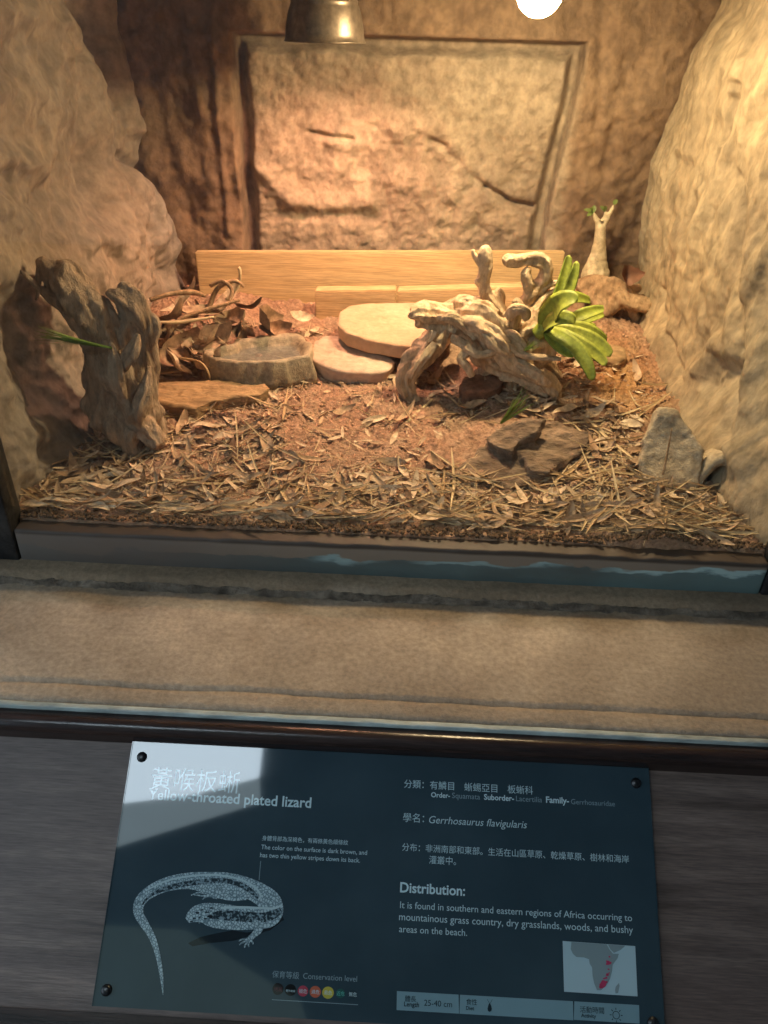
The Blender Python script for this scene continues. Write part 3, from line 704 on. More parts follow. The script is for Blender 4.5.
# ------------------------------------------------------------------ green strap-leaved plant
pc = at_y(*q(488, 288), Yc-.005)
plant = empty('agave_plant', pc, 'green strap-leaved succulent growing out of the central driftwood', 'plant')
def strap(pts, w, fold=.35, tipw=.25, roll=0.):
    bm = bmesh.new(); C = catmull([(p, 1) for p in pts], .006); n = len(C); rows = []
    for i, (p, _) in enumerate(C):
        t = i/(n-1); d = (C[min(i+1,n-1)][0]-C[max(i-1,0)][0]).normalized()
        view = (CAM-p).normalized(); view = (view + Vector((0,0,.6))).normalized()
        s = d.cross(view)
        if s.length < .05: s = d.orthogonal()
        s.normalize(); s = Matrix.Rotation(roll, 3, d) @ s; up = s.cross(d).normalized()
        ww = w*(.55+.45*min(1, t*3.5))*(1 if t < .55 else 1-(1-tipw)*((t-.55)/.45)**1.8)
        if i == n-1: ww *= .3
        row = []
        for k in range(7):
            a = (k/6-.5)*2; row.append(bm.verts.new(p + s*(a*ww) + up*(abs(a)**1.5*ww*fold)))
        for k in range(5, 0, -1):
            a = (k/6-.5)*2; row.append(bm.verts.new(p + s*(a*ww) + up*(abs(a)**1.5*ww*fold - .0022*(1-abs(a)))))
        rows.append(row)
    for a, b in zip(rows[:-1], rows[1:]):
        for k in range(12): bm.faces.new((a[k], a[(k+1)%12], b[(k+1)%12], b[k]))
    bm.faces.new(rows[0]); bm.faces.new(rows[-1][::-1]); return bm
def LF(w, *c, fold=.35, roll=0., tipw=.42):
    obj('leaf', strap([at_y(*q(x, y), Yc+dy) for x, y, dy in c], w, fold, tipw, roll), AGAVE, plant)
LF(.011, (486,285,0),(512,235,.01),(538,170,.02),(552,110,.03),(558,74,.035), fold=.5)
LF(.010, (490,285,0),(535,225,.0),(565,160,.01),(578,115,.015),(580,92,.02), fold=.5)
LF(.020, (484,290,-.01),(505,250,-.03),(535,215,-.05),(568,205,-.06),(582,212,-.065), fold=.3, tipw=.35)
LF(.013, (486,285,.02),(520,240,.04),(560,205,.06),(600,205,.08),(622,212,.09), fold=.4)
LF(.012, (490,288,0),(550,275,.01),(605,250,.02),(650,236,.03),(662,236,.03), fold=.45)
LF(.011, (490,292,0),(560,282,.02),(620,262,.04),(662,250,.05), fold=.45)
LF(.013, (490,290,-.01),(540,292,-.02),(600,295,-.02),(650,315,-.02),(668,330,-.02), fold=.35)
LF(.014, (490,292,-.01),(545,302,-.03),(610,320,-.04),(660,348,-.05),(680,374,-.06), fold=.35)
LF(.014, (482,292,-.02),(500,275,-.035),(530,262,-.05),(560,262,-.06),(578,270,-.06), fold=.3, tipw=.4)
LF(.011, (492,290,.01),(545,290,.03),(600,283,.05),(640,290,.06), fold=.4)
LF(.011, (490,296,-.02),(520,335,-.05),(555,365,-.07),(580,372,-.08), fold=.35)
LF(.013, (490,294,-.01),(540,315,-.04),(600,345,-.06),(645,375,-.07),(668,400,-.08), fold=.35)
LF(.013, (490,294,-.015),(535,318,-.05),(580,352,-.07),(612,400,-.09),(628,444,-.10), fold=.3)
bm = bmesh.new(); tube(bm, [(pc+Vector((-.012,.004,-.014)), .012), (pc, .013), (pc+Vector((.012,0,.004)), .009)], 14, .004); obj('stem', bm, AGAVE, plant)
a = at_y(*q(425, 357), Yc-.045); tuft('grass_tuft', a, Vector((.55,-.1,.55)), 22, .035, .45, 'tiny green tuft tucked in the central driftwood', .0008)
a = at_g(500, 426); a = a + Vector((0,0,.004))
tuft('grass_tuft', a, at_y(530, 394, a.y-.03)-a, 30, .085, .22, 'spiky green tuft standing in the soil behind the dark bark', .0015)

# ------------------------------------------------------------------ back right: driftwood, red leaf, caudex plant
def z6(x, y): return 520+x/3.097, 180+y/3.097
wb = at_g(*z6(330, 440)); Yr = wb.y + .01
bm = bmesh.new()
def T(*c, ridge=.4, seed=1, flat=1.): tube(bm, [(at_y(*z6(p[0], p[1]), Yr+p[2]), p[3]) for p in c], 16, .005, ridge, seed, 7, flat)
T((180,345,.04,.02),(230,328,.04,.024),(285,345,.02,.022),(340,372,.0,.018),(385,388,-.01,.015),(415,395,-.01,.008))
T((230,350,.02,.02),(245,385,.0,.017),(235,410,-.01,.010), seed=2)
T((300,370,.0,.02),(280,400,-.01,.014),(250,420,-.02,.006), seed=3)
T((250,325,.03,.010),(290,315,.02,.010),(320,330,.01,.008),(352,360,.0,.006), seed=8)
T((300,350,-.01,.008),(330,385,-.02,.009),(372,398,-.02,.007),(408,410,-.02,.004), seed=9)
T((395,385,.0,.014),(405,420,-.01,.012),(400,455,-.01,.010),(388,478,-.02,.005), seed=4)
T((310,345,.02,.018),(350,340,.02,.012),(375,330,.02,.006), seed=5)
T((330,365,.0,.014),(355,420,.01,.012),(362,460,.01,.010), seed=6)
T((200,350,.05,.03),(190,400,.05,.028),(190,440,.05,.02), seed=7)
bm = remesh(bm, .003, 1, gw); tag(obj('driftwood_branch', bm, DRIFT_D), 'brown driftwood lying below the pale potbellied plant at the back right', 'driftwood')

yq = Yr+.07; cbp = at_y(*z6(236, 305), yq)
cau = empty('caudex_plant', cbp, 'small pale bottle-trunked plant in the back right corner', 'plant')
bm = bmesh.new()
zc = lambda x, y, r: (at_y(*z6(x, y), yq), r*.00072)
tube(bm, [zc(230,330,24), zc(232,308,40), zc(234,288,41), zc(238,262,32), zc(243,230,23), zc(246,200,18), zc(248,175,16), zc(249,150,15), zc(250,138,16)], 24, .004, .10, 3)
for c in (((250,145,13),(240,128,8),(230,110,7),(226,102,5)), ((250,145,13),(260,125,8),(266,108,7),(262,98,5)), ((252,145,12),(272,115,7),(284,92,6),(290,76,4))):
    tube(bm, [zc(*k) for k in c], 12, .003, .1, 5)
bm = remesh(bm, .0022, 2, lambda p, n: .0012*noise.noise(Vector((p.x*20, p.y*20, p.z*140)))); obj('trunk', bm, CAUDEX, cau)
def small_leaf(p, d, L, w, droop=.2):
    bm = bmesh.new(); d = d.normalized(); s = d.cross(Vector((0,-.5,.8))).normalized(); up = s.cross(d); prev = None
    for k in range(7):
        t = k/6; c = p + d*(L*t) - Vector((0,0,1))*(droop*L*t*t); ww = w*math.sin(PI*min(.98, .06+t*.94))**.7
        cur = (bm.verts.new(c-s*ww+up*ww*.3), bm.verts.new(c), bm.verts.new(c+s*ww+up*ww*.3))
        if prev:
            bm.faces.new((prev[0],prev[1],cur[1],cur[0])); bm.faces.new((prev[1],prev[2],cur[2],cur[1]))
        prev = cur
    return bm
for (x, y), d, L in (((226,102),(-1,.1,.5),.022), ((226,102),(-.6,-.4,.9),.018), ((226,102),(.1,.3,1),.018), ((226,102),(-.8,-.6,-.1),.016), ((263,98),(-.2,-.3,1),.016), ((263,98),(-.7,0,.8),.018), ((290,76),(.4,-.2,1),.014), ((250,128),(-.1,-.9,.4),.014)):
    obj('leaf', small_leaf(at_y(*z6(x, y), yq), Vector(d), L, .005), LEAFG, cau)

# ------------------------------------------------------------------ leaves and straws
def leaf_bm(L, W, curl, fold, twist=0., wav=0., n=12, jag=0.):
    bm = bmesh.new(); rows = []
    rnd = random.Random(int(L*9000+W*70000+curl*100))
    for i in range(n+1):
        t = i/n; x = (t-.5)*L; w = W*(math.sin(PI*(.03+.94*t**.85))**.85)
        z = curl*L*((t-.5)**2)*2 + wav*L*math.sin(t*9+curl*5)*.05
        tw = twist*(t-.5); row = []
        for k in range(5):
            a = (k/4-.5)*2; yy = a*w*(1+jag*rnd.uniform(-.3,.3)); zz = abs(a)**1.3*w*fold
            row.append(bm.verts.new((x, yy*math.cos(tw)-zz*math.sin(tw), z+yy*math.sin(tw)+zz*math.cos(tw))))
        rows.append(row)
    for a, b in zip(rows[:-1], rows[1:]):
        for k in range(4): bm.faces.new((a[k], b[k], b[k+1], a[k+1]))
    return bm
def mesh_of(bm, name, M):
    bmesh.ops.recalc_face_normals(bm, faces=bm.faces); me = bpy.data.meshes.new(name); bm.to_mesh(me); bm.free(); me.materials.append(M)
    for p in me.polygons: p.use_smooth = True
    return me
LV = {}; SV = {}; RV = random.Random(3)
for cn, M in LEAVES:
    LV[cn] = [mesh_of(leaf_bm(RV.uniform(.035,.068), RV.uniform(.0035,.0078), RV.uniform(-.5,.7), RV.uniform(.1,.7), RV.uniform(-1.2,1.2), RV.uniform(0,.8)), 'dry_leaf', M) for _ in range(7)]
for cn, M in STRAWM:
    SV[cn] = [mesh_of(leaf_bm(RV.uniform(.07,.17), RV.uniform(.0011,.0026), RV.uniform(-.12,.25), RV.uniform(.4,1.1), RV.uniform(-.8,.8), RV.uniform(0,.5), 10), 'straw', M) for _ in range(7)]
# places where nothing may be strewn: (px,py) ellipses
BLOCK = [(257,358,60,30),(212,392,62,20),(350,358,46,28),(392,328,64,34),(478,345,62,45),(672,447,36,46),(512,448,74,32),(110,360,40,60),(142,425,22,26),(722,472,22,22),(610,352,20,12)]
def blocked(x, y): return any(((x-a)/c)**2+((y-b)/d)**2 < 1 for a, b, c, d in BLOCK)
def left_edge(y): return 22 + max(0, (505-y))*.62 if y > 300 else 150
def right_edge(y): return 748 - max(0, (520-y))*.62
def sample(rnd):
    while True:
        y = 545 - 215*rnd.random()**1.25; x = rnd.uniform(20, 755)
        if not left_edge(y)+8 < x < right_edge(y)-8 or blocked(x, y): continue
        if y < 415 and x > 590 and rnd.random() < .75: continue       # bare sand
        if 285 < x < 440 and 385 < y < 475 and rnd.random() < .7: continue   # bare red soil
        if y > 512 + (x/768)*30: continue
        return x, y
def zone(x, y):
    if y < 385: return 'behind the water dish' if x < 300 else ('at the back behind the stones' if x < 560 else 'on the sand under the right wall')
    if x < 190: return 'in front of the left stump' if y < 470 else 'at the front left corner'
    if x < 300: return 'in front of the low tan slab' if y < 470 else 'along the left part of the front rail'
    if x < 440: return 'on the bare reddish soil' if y < 470 else 'along the middle of the front rail'
    if x < 600: return 'around the dark bark piece' if y < 495 else 'in front of the dark bark piece'
    return 'beside the leaning slate' if y < 480 else 'in the heap at the front right'
rl = random.Random(11)
def ground_frame(p):
    e = .01; nx = (g(p.x-e, p.y)-g(p.x+e, p.y))/(2*e); ny = (g(p.x, p.y-e)-g(p.x, p.y+e))/(2*e); return Vector((nx, ny, 1)).normalized()
def strew(pool, kind, cat, n, group, hmax, tilt):
    names = list(pool); 
    for i in range(n):
        x, y = sample(rl)
        if kind == 'straw' and rl.random() < .45:
            while x < 430 or y < 440: x, y = sample(rl)
        p = at_g(x, y); cn = rl.choices(names, (4,4,2.2,1)[:len(names)])[0]
        o = bpy.data.objects.new(kind, rl.choice(pool[cn])); COL.objects.link(o)
        nrm = ground_frame(p); az = rl.uniform(0, 2*PI) if kind != 'straw' else rl.gauss(.2, .75)
        if p.y < YF+.055: az = rl.choice((0, PI))+rl.gauss(0, .22); p.y = max(p.y, YF+.030); p.z = max(p.z, LEDGE+.074)
        qz = Vector((0,0,1)).rotation_difference(nrm).to_matrix()
        scl = rl.uniform(.9, 1.3); reach = abs(math.sin(az))*scl*max(abs(v.co.x) for v in o.data.vertices) + .006
        p.y = max(p.y, YF+.010+reach)
        o.matrix_world = Matrix.Translation(p + nrm*rl.uniform(.003, hmax)) @ (qz @ Matrix.Rotation(az, 3, 'Z') @ Matrix.Rotation(rl.gauss(0, tilt), 3, 'Y') @ Matrix.Rotation(rl.gauss(0, tilt*2), 3, 'X')).to_4x4() @ Matrix.Scale(scl, 4)
        what = 'dry leaf' if kind == 'dry_leaf' else 'dry grass stalk'
        tag(o, f'{cn} {what} lying {zone(x, y)}', cat, group)
strew(LV, 'dry_leaf', 'leaf', 290, 'dry leaves strewn over the soil', .009, .14)
strew(SV, 'straw', 'straw', 290, 'dry grass stalks strewn over the soil', .011, .08)

# the uncountable rest
def scatter(bm, src, rnd, n, hmax, tilt, sc=(.5,1)):
    for i in range(n):
        x, y = sample(rnd); p = at_g(x, y); nrm = ground_frame(p); c = rnd.uniform(*sc)
        if p.y < YF+.055: p.y = max(p.y, YF+.022); p.z = max(p.z, LEDGE+.073)
        Mx = Matrix.Translation(p + nrm*rnd.uniform(0, hmax)) @ (Matrix.Rotation(rnd.uniform(0, 6.3) if p.y > YF+.055 else rnd.gauss(0, .4), 3, 'Z') @ Matrix.Rotation(rnd.gauss(0, tilt), 3, 'Y') @ Matrix.Rotation(rnd.gauss(0, tilt*2), 3, 'X')).to_4x4() @ Matrix.Scale(c, 4)
        V = [bm.verts.new(Mx @ v) for v in rnd.choice(src)[0]]; S = None
        yield V
rs_ = random.Random(23)
def simple(L, W, fold):
    out = []
    for i in range(6):
        t = i/5; w = W*math.sin(PI*(.05+.9*t))**.8
        for a in (-1, 0, 1): out.append(Vector(((t-.5)*L, a*w, abs(a)*w*fold + .3*L*(t-.5)**2)))
    return (out,)
for nm, M, n, dims, label in (('leaf_fragments', LEAVES[0][1], 1000, ((.014,.042),(.0022,.0052)), 'pale crumbled leaf fragments filling the litter between whole leaves'),
                              ('leaf_crumble', LEAVES[1][1], 800, ((.014,.045),(.0022,.0052)), 'tan crumbled leaf fragments covering the soil bed'),
                              ('straw_fragments', STRAWM[0][1], 1300, ((.025,.10),(.0006,.0014)), 'fine broken straw bits mixed through the litter')):
    bm = bmesh.new(); src = [simple(rs_.uniform(*dims[0]), rs_.uniform(*dims[1]), rs_.uniform(.2,.9)) for _ in range(12)]
    for V in scatter(bm, src, rs_, n, .007, .2):
        for i in range(5):
            for k in range(2): bm.faces.new((V[i*3+k], V[i*3+k+1], V[i*3+k+4], V[i*3+k+3]))
    tag(obj(nm, bm, M), label, 'leaf litter', kind='stuff')
bm = bmesh.new(); rc = random.Random(5)
ico = bmesh.new(); bmesh.ops.create_icosphere(ico, subdivisions=1, radius=1); iv = [v.co.copy() for v in ico.verts]; fi = [[v.index for v in f.verts] for f in ico.faces]; ico.free()
for i in range(6500):
    x, y = rc.uniform(18, 760), 556 - 240*rc.random()**1.1
    if not left_edge(y) < x < right_edge(y) or y > 525+(x/768)*30 or blocked(x, y): continue
    p = at_g(x, y)
    if p.y < YF+.016: continue
    r = rc.uniform(.0015, .0042)*(1.25 if y > 480 else 1); s = Vector((rc.uniform(.7,1.3), rc.uniform(.7,1.3), rc.uniform(.6,1)))
    V = [bm.verts.new(p + Vector((v.x*s.x, v.y*s.y, v.z*s.z))*r*(1+.25*noise.noise(v*2+p*90)) + Vector((0,0,r*.4))) for v in iv]
    for f in fi: bm.faces.new([V[k] for k in f])
tag(obj('soil_crumbs', bm, mat('crumb', (.28,.165,.10), (.55,.38,.25), 60, .95)), 'reddish brown soil crumbs and gravel strewn over the bed', 'gravel', kind='stuff')

bm = bmesh.new()
for i in range(900):
    x = PXL + rc.random()*(PXR-PXL); y = YF+.010+abs(rc.gauss(0, .010)); r = rc.uniform(.0014, .0036)
    p = Vector((x, y, max(g(x, y), LEDGE+.070)+.004)); V = [bm.verts.new(p + v*r*(1+.3*noise.noise(v*2+p*90))) for v in iv]
    for f in fi: bm.faces.new([V[k] for k in f])
tag(obj('dark_soil', bm, mat('dark_crumb', (.05,.032,.02), (.14,.09,.055), 60, .95)), 'dark damp soil crumbs banked along the front rail', 'soil', kind='stuff')
# pebbles at the front and by the stones
pm = []
for k in range(4):
    b = bmesh.new(); bmesh.ops.create_icosphere(b, subdivisions=3, radius=1)
    for v in b.verts: v.co = Vector((v.co.x*1.15, v.co.y, v.co.z*.75))*(1+.2*noise.noise(v.co*1.3+Vector((k*5,0,0))))
    pm.append(mesh_of(b, 'pebble', mat('pebble', (.30,.19,.12), (.48,.34,.22), 1.2, .85)))
for (x, y, r, lab) in ((369,383,.008,'small tan pebble in front of the flat slab'), (424,381,.008,'small tan pebble beside the foot of the central driftwood'), (413,388,.006,'tiny tan pebble left of the driftwood foot'),
    (480,497,.008,'second from the left of four brown pebbles before the dark bark'), (497,503,.007,'third from the left of four brown pebbles before the dark bark'), (512,499,.008,'rightmost of four brown pebbles before the dark bark'), (470,503,.007,'leftmost of four brown pebbles before the dark bark'), (598,483,.009,'round tan pebble between the bark and the slate'), (575,487,.008,'round tan pebble at the right end of the bark')):
    p = at_g(x, y); o = bpy.data.objects.new('pebble', rl.choice(pm)); COL.objects.link(o); o.matrix_world = Matrix.Translation(p+Vector((0,0,r*.45))) @ Matrix.Rotation(rl.uniform(0,6), 4, 'Z') @ Matrix.Scale(r, 4)
    tag(o, lab, 'pebble')

# pile of large curled leaves and twigs behind the dish
def big_leaf(px, py, Y, L, W, rx, ry, rz, ci, label, curl=.6, fold=.5, sc=1):
    o = obj('curled_leaf', leaf_bm(L, W, curl, fold, .5, .8, 14, .35), LEAVES[ci][1], origin=(0,0,0))
    p = at_y(px, py, Y); o.matrix_world = Matrix.Translation(p) @ Matrix.Rotation(rz, 4, 'Z') @ Matrix.Rotation(ry, 4, 'Y') @ Matrix.Rotation(rx, 4, 'X')
    return tag(o, label, 'leaf')
yl = at_g(190, 375).y
for a in ((178,350,yl+.02,.10,.024,.9,-.5,.9,2,'large brown curled leaf leaning at the left of the leaf pile'),
          (192,362,yl+.0,.09,.022,1.0,-.3,2.1,1,'large tan curled leaf upright between the stump and the dish'),
          (212,342,yl+.04,.10,.026,.7,-.4,.3,1,'broad tan leaf lying over the pile just behind the dish'),
          (236,322,yl+.10,.09,.024,.6,-.3,-.5,1,'broad tan leaf on top of the pile below the twigs'),
          (262,322,yl+.12,.10,.030,1.2,.3,1.4,2,'reddish brown leaf standing at the right of the leaf pile'),
          (200,315,yl+.08,.11,.016,.3,.1,.4,1,'long tan leaf lying flat across the top of the leaf pile'),
          (170,322,yl+.05,.10,.014,.3,.5,2.5,2,'narrow brown leaf sticking up at the left edge of the pile'),
          (228,300,yl+.12,.09,.012,.4,-.6,.8,0,'pale narrow leaf tilted on the crest of the pile'),
          (185,300,yl+.10,.09,.010,.5,-.7,.5,0,'pale narrow leaf pointing up at the left of the crest'),
          (216,360,yl-.02,.045,.009,.8,1.1,1.7,0,'pale leaf hanging at the left end of the water dish'),
          (300,318,yl+.17,.05,.012,.7,.2,.4,0,'pale crumpled leaf on the soil left of the timber block'),
          (246,310,yl+.15,.08,.014,.4,.2,2.6,3,'dark brown leaf half buried behind the pile top'),
          (165,340,yl+.02,.09,.013,.2,-.2,-.9,3,'dark brown leaf hanging down beside the left stump'),
          (280,330,yl+.12,.07,.016,.8,-.2,-.2,2,'brown leaf lying behind the right end of the dish')):
    big_leaf(*a)
rp = random.Random(31)
for i in range(34):
    px, py = rp.uniform(162, 290), rp.uniform(292, 366)
    if (px-257)**2/55**2+(py-358)**2/26**2 < 1 or py < 318-(px-162)*.16 + (18 if px > 245 else 0): continue
    p = at_g(px, py+16); ci = rp.choices((0,1,2,3), (2,4,4,2))[0]
    big_leaf(px, py, p.y, rp.uniform(.055,.095), rp.uniform(.008,.019), rp.gauss(.5,.5), rp.gauss(0,.45), rp.uniform(0,6.3), ci, LEAVES[ci][0]+' curled leaf jumbled in the pile behind the water dish', rp.uniform(-.6,1.2), rp.uniform(.2,.9))['group'] = 'curled leaves jumbled in the pile'
pr = at_y(*z6(328, 296), Yr)
o = obj('curled_leaf', leaf_bm(.048, .020, 1.3, .7, .5, .9, 14, .5), mat('leaf_red', (.13,.065,.04), (.24,.12,.075), 25, .7), origin=(0,0,0)); o.matrix_world = Matrix.Translation(pr) @ Matrix.Rotation(.2, 4, 'Z') @ Matrix.Rotation(1.2, 4, 'X'); tag(o, 'reddish round dead leaf standing on the driftwood at back right', 'leaf')
def twig(pts, label, M=DRIFT_D):
    bm = bmesh.new(); tube(bm, [(at_y(x, y, Y), r) for x, y, Y, r in pts], 8, .006, .25, pts[0][0]); return tag(obj('twig', bm, M), label, 'twig')
twig([(165,340,yl,.003),(180,320,yl+.03,.004),(205,310,yl+.06,.004),(240,300,yl+.08,.003)], 'brown twig slanting across the leaf pile')
twig([(206,318,yl+.08,.004),(214,295,yl+.10,.0045),(222,285,yl+.10,.004),(236,281,yl+.10,.004),(244,287,yl+.10,.003)], 'dark hooked twig on the crest of the leaf pile')
twig([(210,286,yl+.1,.0035),(222,281,yl+.1,.004),(232,290,yl+.09,.004),(228,305,yl+.08,.004)], 'dark looping twig crossing the hooked one')
twig([(226,300,yl+.1,.003),(238,287,yl+.11,.0025),(240,272,yl+.11,.003),(238,268,yl+.11,.004)], 'thin pale twig standing up before the plank', STRAWM[0][1])
twig([(150,300,yl+.02,.004),(170,294,yl+.04,.004),(192,292,yl+.06,.005),(205,296,yl+.08,.003)], 'bent brown twig at the left top of the pile')
twig([(156,322,yl,.002),(180,322,yl+.02,.0035),(214,317,yl+.04,.002)], 'straight pale stalk lying across the pile', STRAWM[0][1])
twig([(180,358,yl-.02,.0025),(200,362,yl-.03,.002),(208,372,yl-.04,.002),(211,383,yl-.04,.001)], 'pale bent stalk in front of the dish end', STRAWM[1][1])
twig([(402,428,at_g(402,428).y,.003),(415,415,at_g(415,415).y,.0028),(432,400,at_g(432,402).y,.002)], 'straight pale stick at the foot of the central driftwood', STRAWM[0][1])
gx = at_g(740, 492)
twig([(741,492,gx.y,.0025),(742,465,gx.y+.01,.002),(740,440,gx.y+.02,.0015),(738,422,gx.y+.03,.001)], 'thin brown stalk standing against the right wall')
gx = at_g(663, 470).y - .05
twig([(663,475,gx,.0018),(669,445,gx+.02,.0014),(672,428,gx+.03,.001)], 'thin dark stalk leaning on the slate slab')

# ------------------------------------------------------------------ information sign
s0x, s1x = sp(133, 743)[0], sp(648, 770)[0]; t0y, t1y = sp(133, 743)[1]-.001, sp(91, 1005)[1]
SIGN = bpy.data.materials.new('sign_face'); SIGN.use_nodes = True
N = SIGN.node_tree.nodes; L = SIGN.node_tree.links; P = N['Principled BSDF']; P.inputs['Roughness'].default_value = .035; P.inputs['Specular IOR Level'].default_value = .5
tc = N.new('ShaderNodeTexCoord'); n1 = N.new('ShaderNodeTexNoise'); n1.inputs['Scale'].default_value = 9; n1.inputs['Detail'].default_value = 5; L.new(tc.outputs['Object'], n1.inputs[0])
r1 = N.new('ShaderNodeValToRGB'); r1.color_ramp.elements[0].position = .4; r1.color_ramp.elements[1].position = .75; r1.color_ramp.elements[0].color = (.024,.046,.060,1); r1.color_ramp.elements[1].color = (.036,.064,.080,1)
L.new(n1.outputs[0], r1.inputs[0]); L.new(r1.outputs[0], P.inputs['Base Color'])
sign = empty('information_sign', spt(0, t1y, 0), 'dark teal acrylic sign about a lizard on the slanted board', 'sign')
bm = bmesh.new(); slab_box(bm, s0x, s1x, t0y, t1y, -.0055, 0, .0008); obj('panel', bm, SIGN, sign, smooth=False)
def ink(name, col, rough=.035): return mat('ink_'+name, col, None, rough=rough, spec=.5)
INK = ink('pale', (.44,.60,.64)); INKD = ink('dim', (.21,.30,.335)); INKB = ink('bold', (.52,.68,.72)); INKK = ink('dark', (.012,.024,.034)); STRIPI = ink('strip', (.17,.285,.33))
DG = bpy.context.evaluated_depsgraph_get
def text(body, p0, p1, h=None, M=INK, bold=0., shear=0., lift=.0003, name='lettering', label=None):
    cu = bpy.data.curves.new('t', 'FONT'); cu.body = body; cu.size = 1; cu.offset = 0 if ord(max(body)) > 0x3000 else bold; cu.shear = shear; cu.resolution_u = 3; cu.extrude = 0
    o = bpy.data.objects.new('t', cu); COL.objects.link(o); bpy.context.view_layer.update()
    me = bpy.data.meshes.new_from_object(o.evaluated_get(DG())); bpy.data.objects.remove(o); bpy.data.curves.remove(cu)
    xs = [v.co.x for v in me.vertices]; x0, x1 = min(xs), max(xs)
    a, b = sp(*p0), sp(*p1); k = (b[0]-a[0])/(x1-x0); kh = k
    if h is not None:
        top = max(v.co.y for v in me.vertices); kh = (sp(p0[0], p0[1])[1]-sp(p0[0], p0[1]-h)[1])/top
    org = Vector(sign.location)
    for v in me.vertices: v.co = spt(a[0]+(v.co.x-x0)*k, a[1]-v.co.y*kh, lift) - org
    ob = link(name, me, M, sign, smooth=False)
    if label: ob['label'] = label
    return ob
def poly(name, pts, M, lift=.0002, px=True, label=None):
    bm = bmesh.new(); f = [sp(*p) if px else p for p in pts]
    v0 = [bm.verts.new(spt(s, t, lift)) for s, t in f]; bm.faces.new(v0)
    bmesh.ops.triangulate(bm, faces=bm.faces[:])
    o = obj(name, bm, M, sign, smooth=False)
    if label: o['label'] = label
    return o
for x, y in ((142,757),(636,783),(105,990),(672,1024)):
    s, t = sp(x, y); bm = bmesh.new(); rr = lathe(bm, [(0,.004),(.0028,.004),(.0050,.0028),(.0056,.0012),(.0058,.0)], Vector((0,0,0)), 28)
    Rm = Vector((0,0,1)).rotation_difference(SN).to_matrix()
    s = min(max(s, s0x+.012), s1x-.011); t = min(t, t1y-.010)
    for v in bm.verts: v.co = spt(s, t, 0) + Rm @ v.co
    obj('screw', bm, BLACKM, sign)
sl = .052
def row(x0, x1, y0): return (x0, y0), (x1, y0+(x1-x0)*sl)
text('黃喉板蜥', *row(150, 239, 787), M=INKB, name='title')
text('Yellow-throated plated lizard', *row(148, 311, 799), M=INKB, bold=.018, name='title')
text('身體背部為深褐色，有兩條黃色細條紋', *row(262, 348, 840), M=INK, bold=.006)
text('The color on the surface is dark brown, and', *row(261, 367, 849), M=INK, bold=.004)
text('has two thin yellow stripes down its back.', *row(260, 360, 857), M=INK, bold=.004)
text('分類：有鱗目　蜥蜴亞目　板蜥科', *row(404, 533, 787), M=INK, bold=.004)
text('Order-', *row(431, 450, 797), M=INKB, bold=.02); text('Squamata', *row(452, 480, 798), M=INKD)
text('Suborder-', *row(484, 514, 799.5), M=INKB, bold=.02); text('Lacertilia', *row(516, 542, 801), M=INKD)
text('Family-', *row(546, 569, 802.5), M=INKB, bold=.02); text('Gerrhosauridae', *row(571, 615, 804), M=INKD)
text('學名：', *row(403, 424, 821), M=INK, bold=.004)
text('Gerrhosaurus flavigularis', *row(429, 527, 823), M=INK, shear=.22)
text('分布：非洲南部和東部。生活在山區草原、乾燥草原、樹林和海岸', *row(402, 629, 850), M=INK, bold=.004)
text('灌叢中。', *row(429, 456, 863), M=INK, bold=.004)
text('Distribution:', *row(400, 465, 892), M=INKB, bold=.02)
text('It is found in southern and eastern regions of Africa occurring to', *row(400, 632, 908), M=INK)
text('mountainous grass country, dry grasslands, woods, and bushy', *row(399, 633, 920), M=INK)
text('areas on the beach.', *row(399, 467, 932), M=INK)
text('保育等級', *row(272, 299, 977), M=INKD, bold=.01); text('Conservation level', *row(303, 357, 978.5), M=INKD)
poly('rule', [(272,999.3),(358,1004.4),(358,1005.0),(272,999.9)], INKD)
poly('pointer_line', [(260.4,861),(261.0,861),(259.4,880),(258.8,880)], INKD)
# conservation level dots
for x, y, r, c, tx in ((278,989,5.6,(.012,.008,.010),'絕滅'), (290.5,990,5.6,(.004,.004,.005),'野外絕滅'), (303,991,5.2,(.36,.05,.08),'極危'), (315.3,991.8,5.6,(.42,.11,.06),'瀕危'), (328,992.6,5.8,(.42,.38,.06),'易危'), (340.5,993.4,4.4,(.020,.085,.075),'近危'), (352.8,994.2,4.4,(.020,.04,.05),'無危')):
    pts = [(x+r*math.cos(a*PI/14), y+r*1.05*math.sin(a*PI/14)) for a in range(28)]
    poly('level_dot', pts, ink('dot%d' % int(x), c), label={278:'near black conservation dot', 290:'black conservation dot', 303:'red conservation dot', 315:'orange-red conservation dot', 328:'yellow conservation dot', 340:'teal conservation dot', 352:'dark blue conservation dot'}[int(x)])
    tw = 4.0 if len(tx) == 2 else 4.4
    text(tx, *row(x-tw, x+tw, y+1.6), M={278:ink('r', (.10,.03,.04)), 340:ink('tl', (.10,.40,.34))}.get(int(x), INK), lift=.0005)
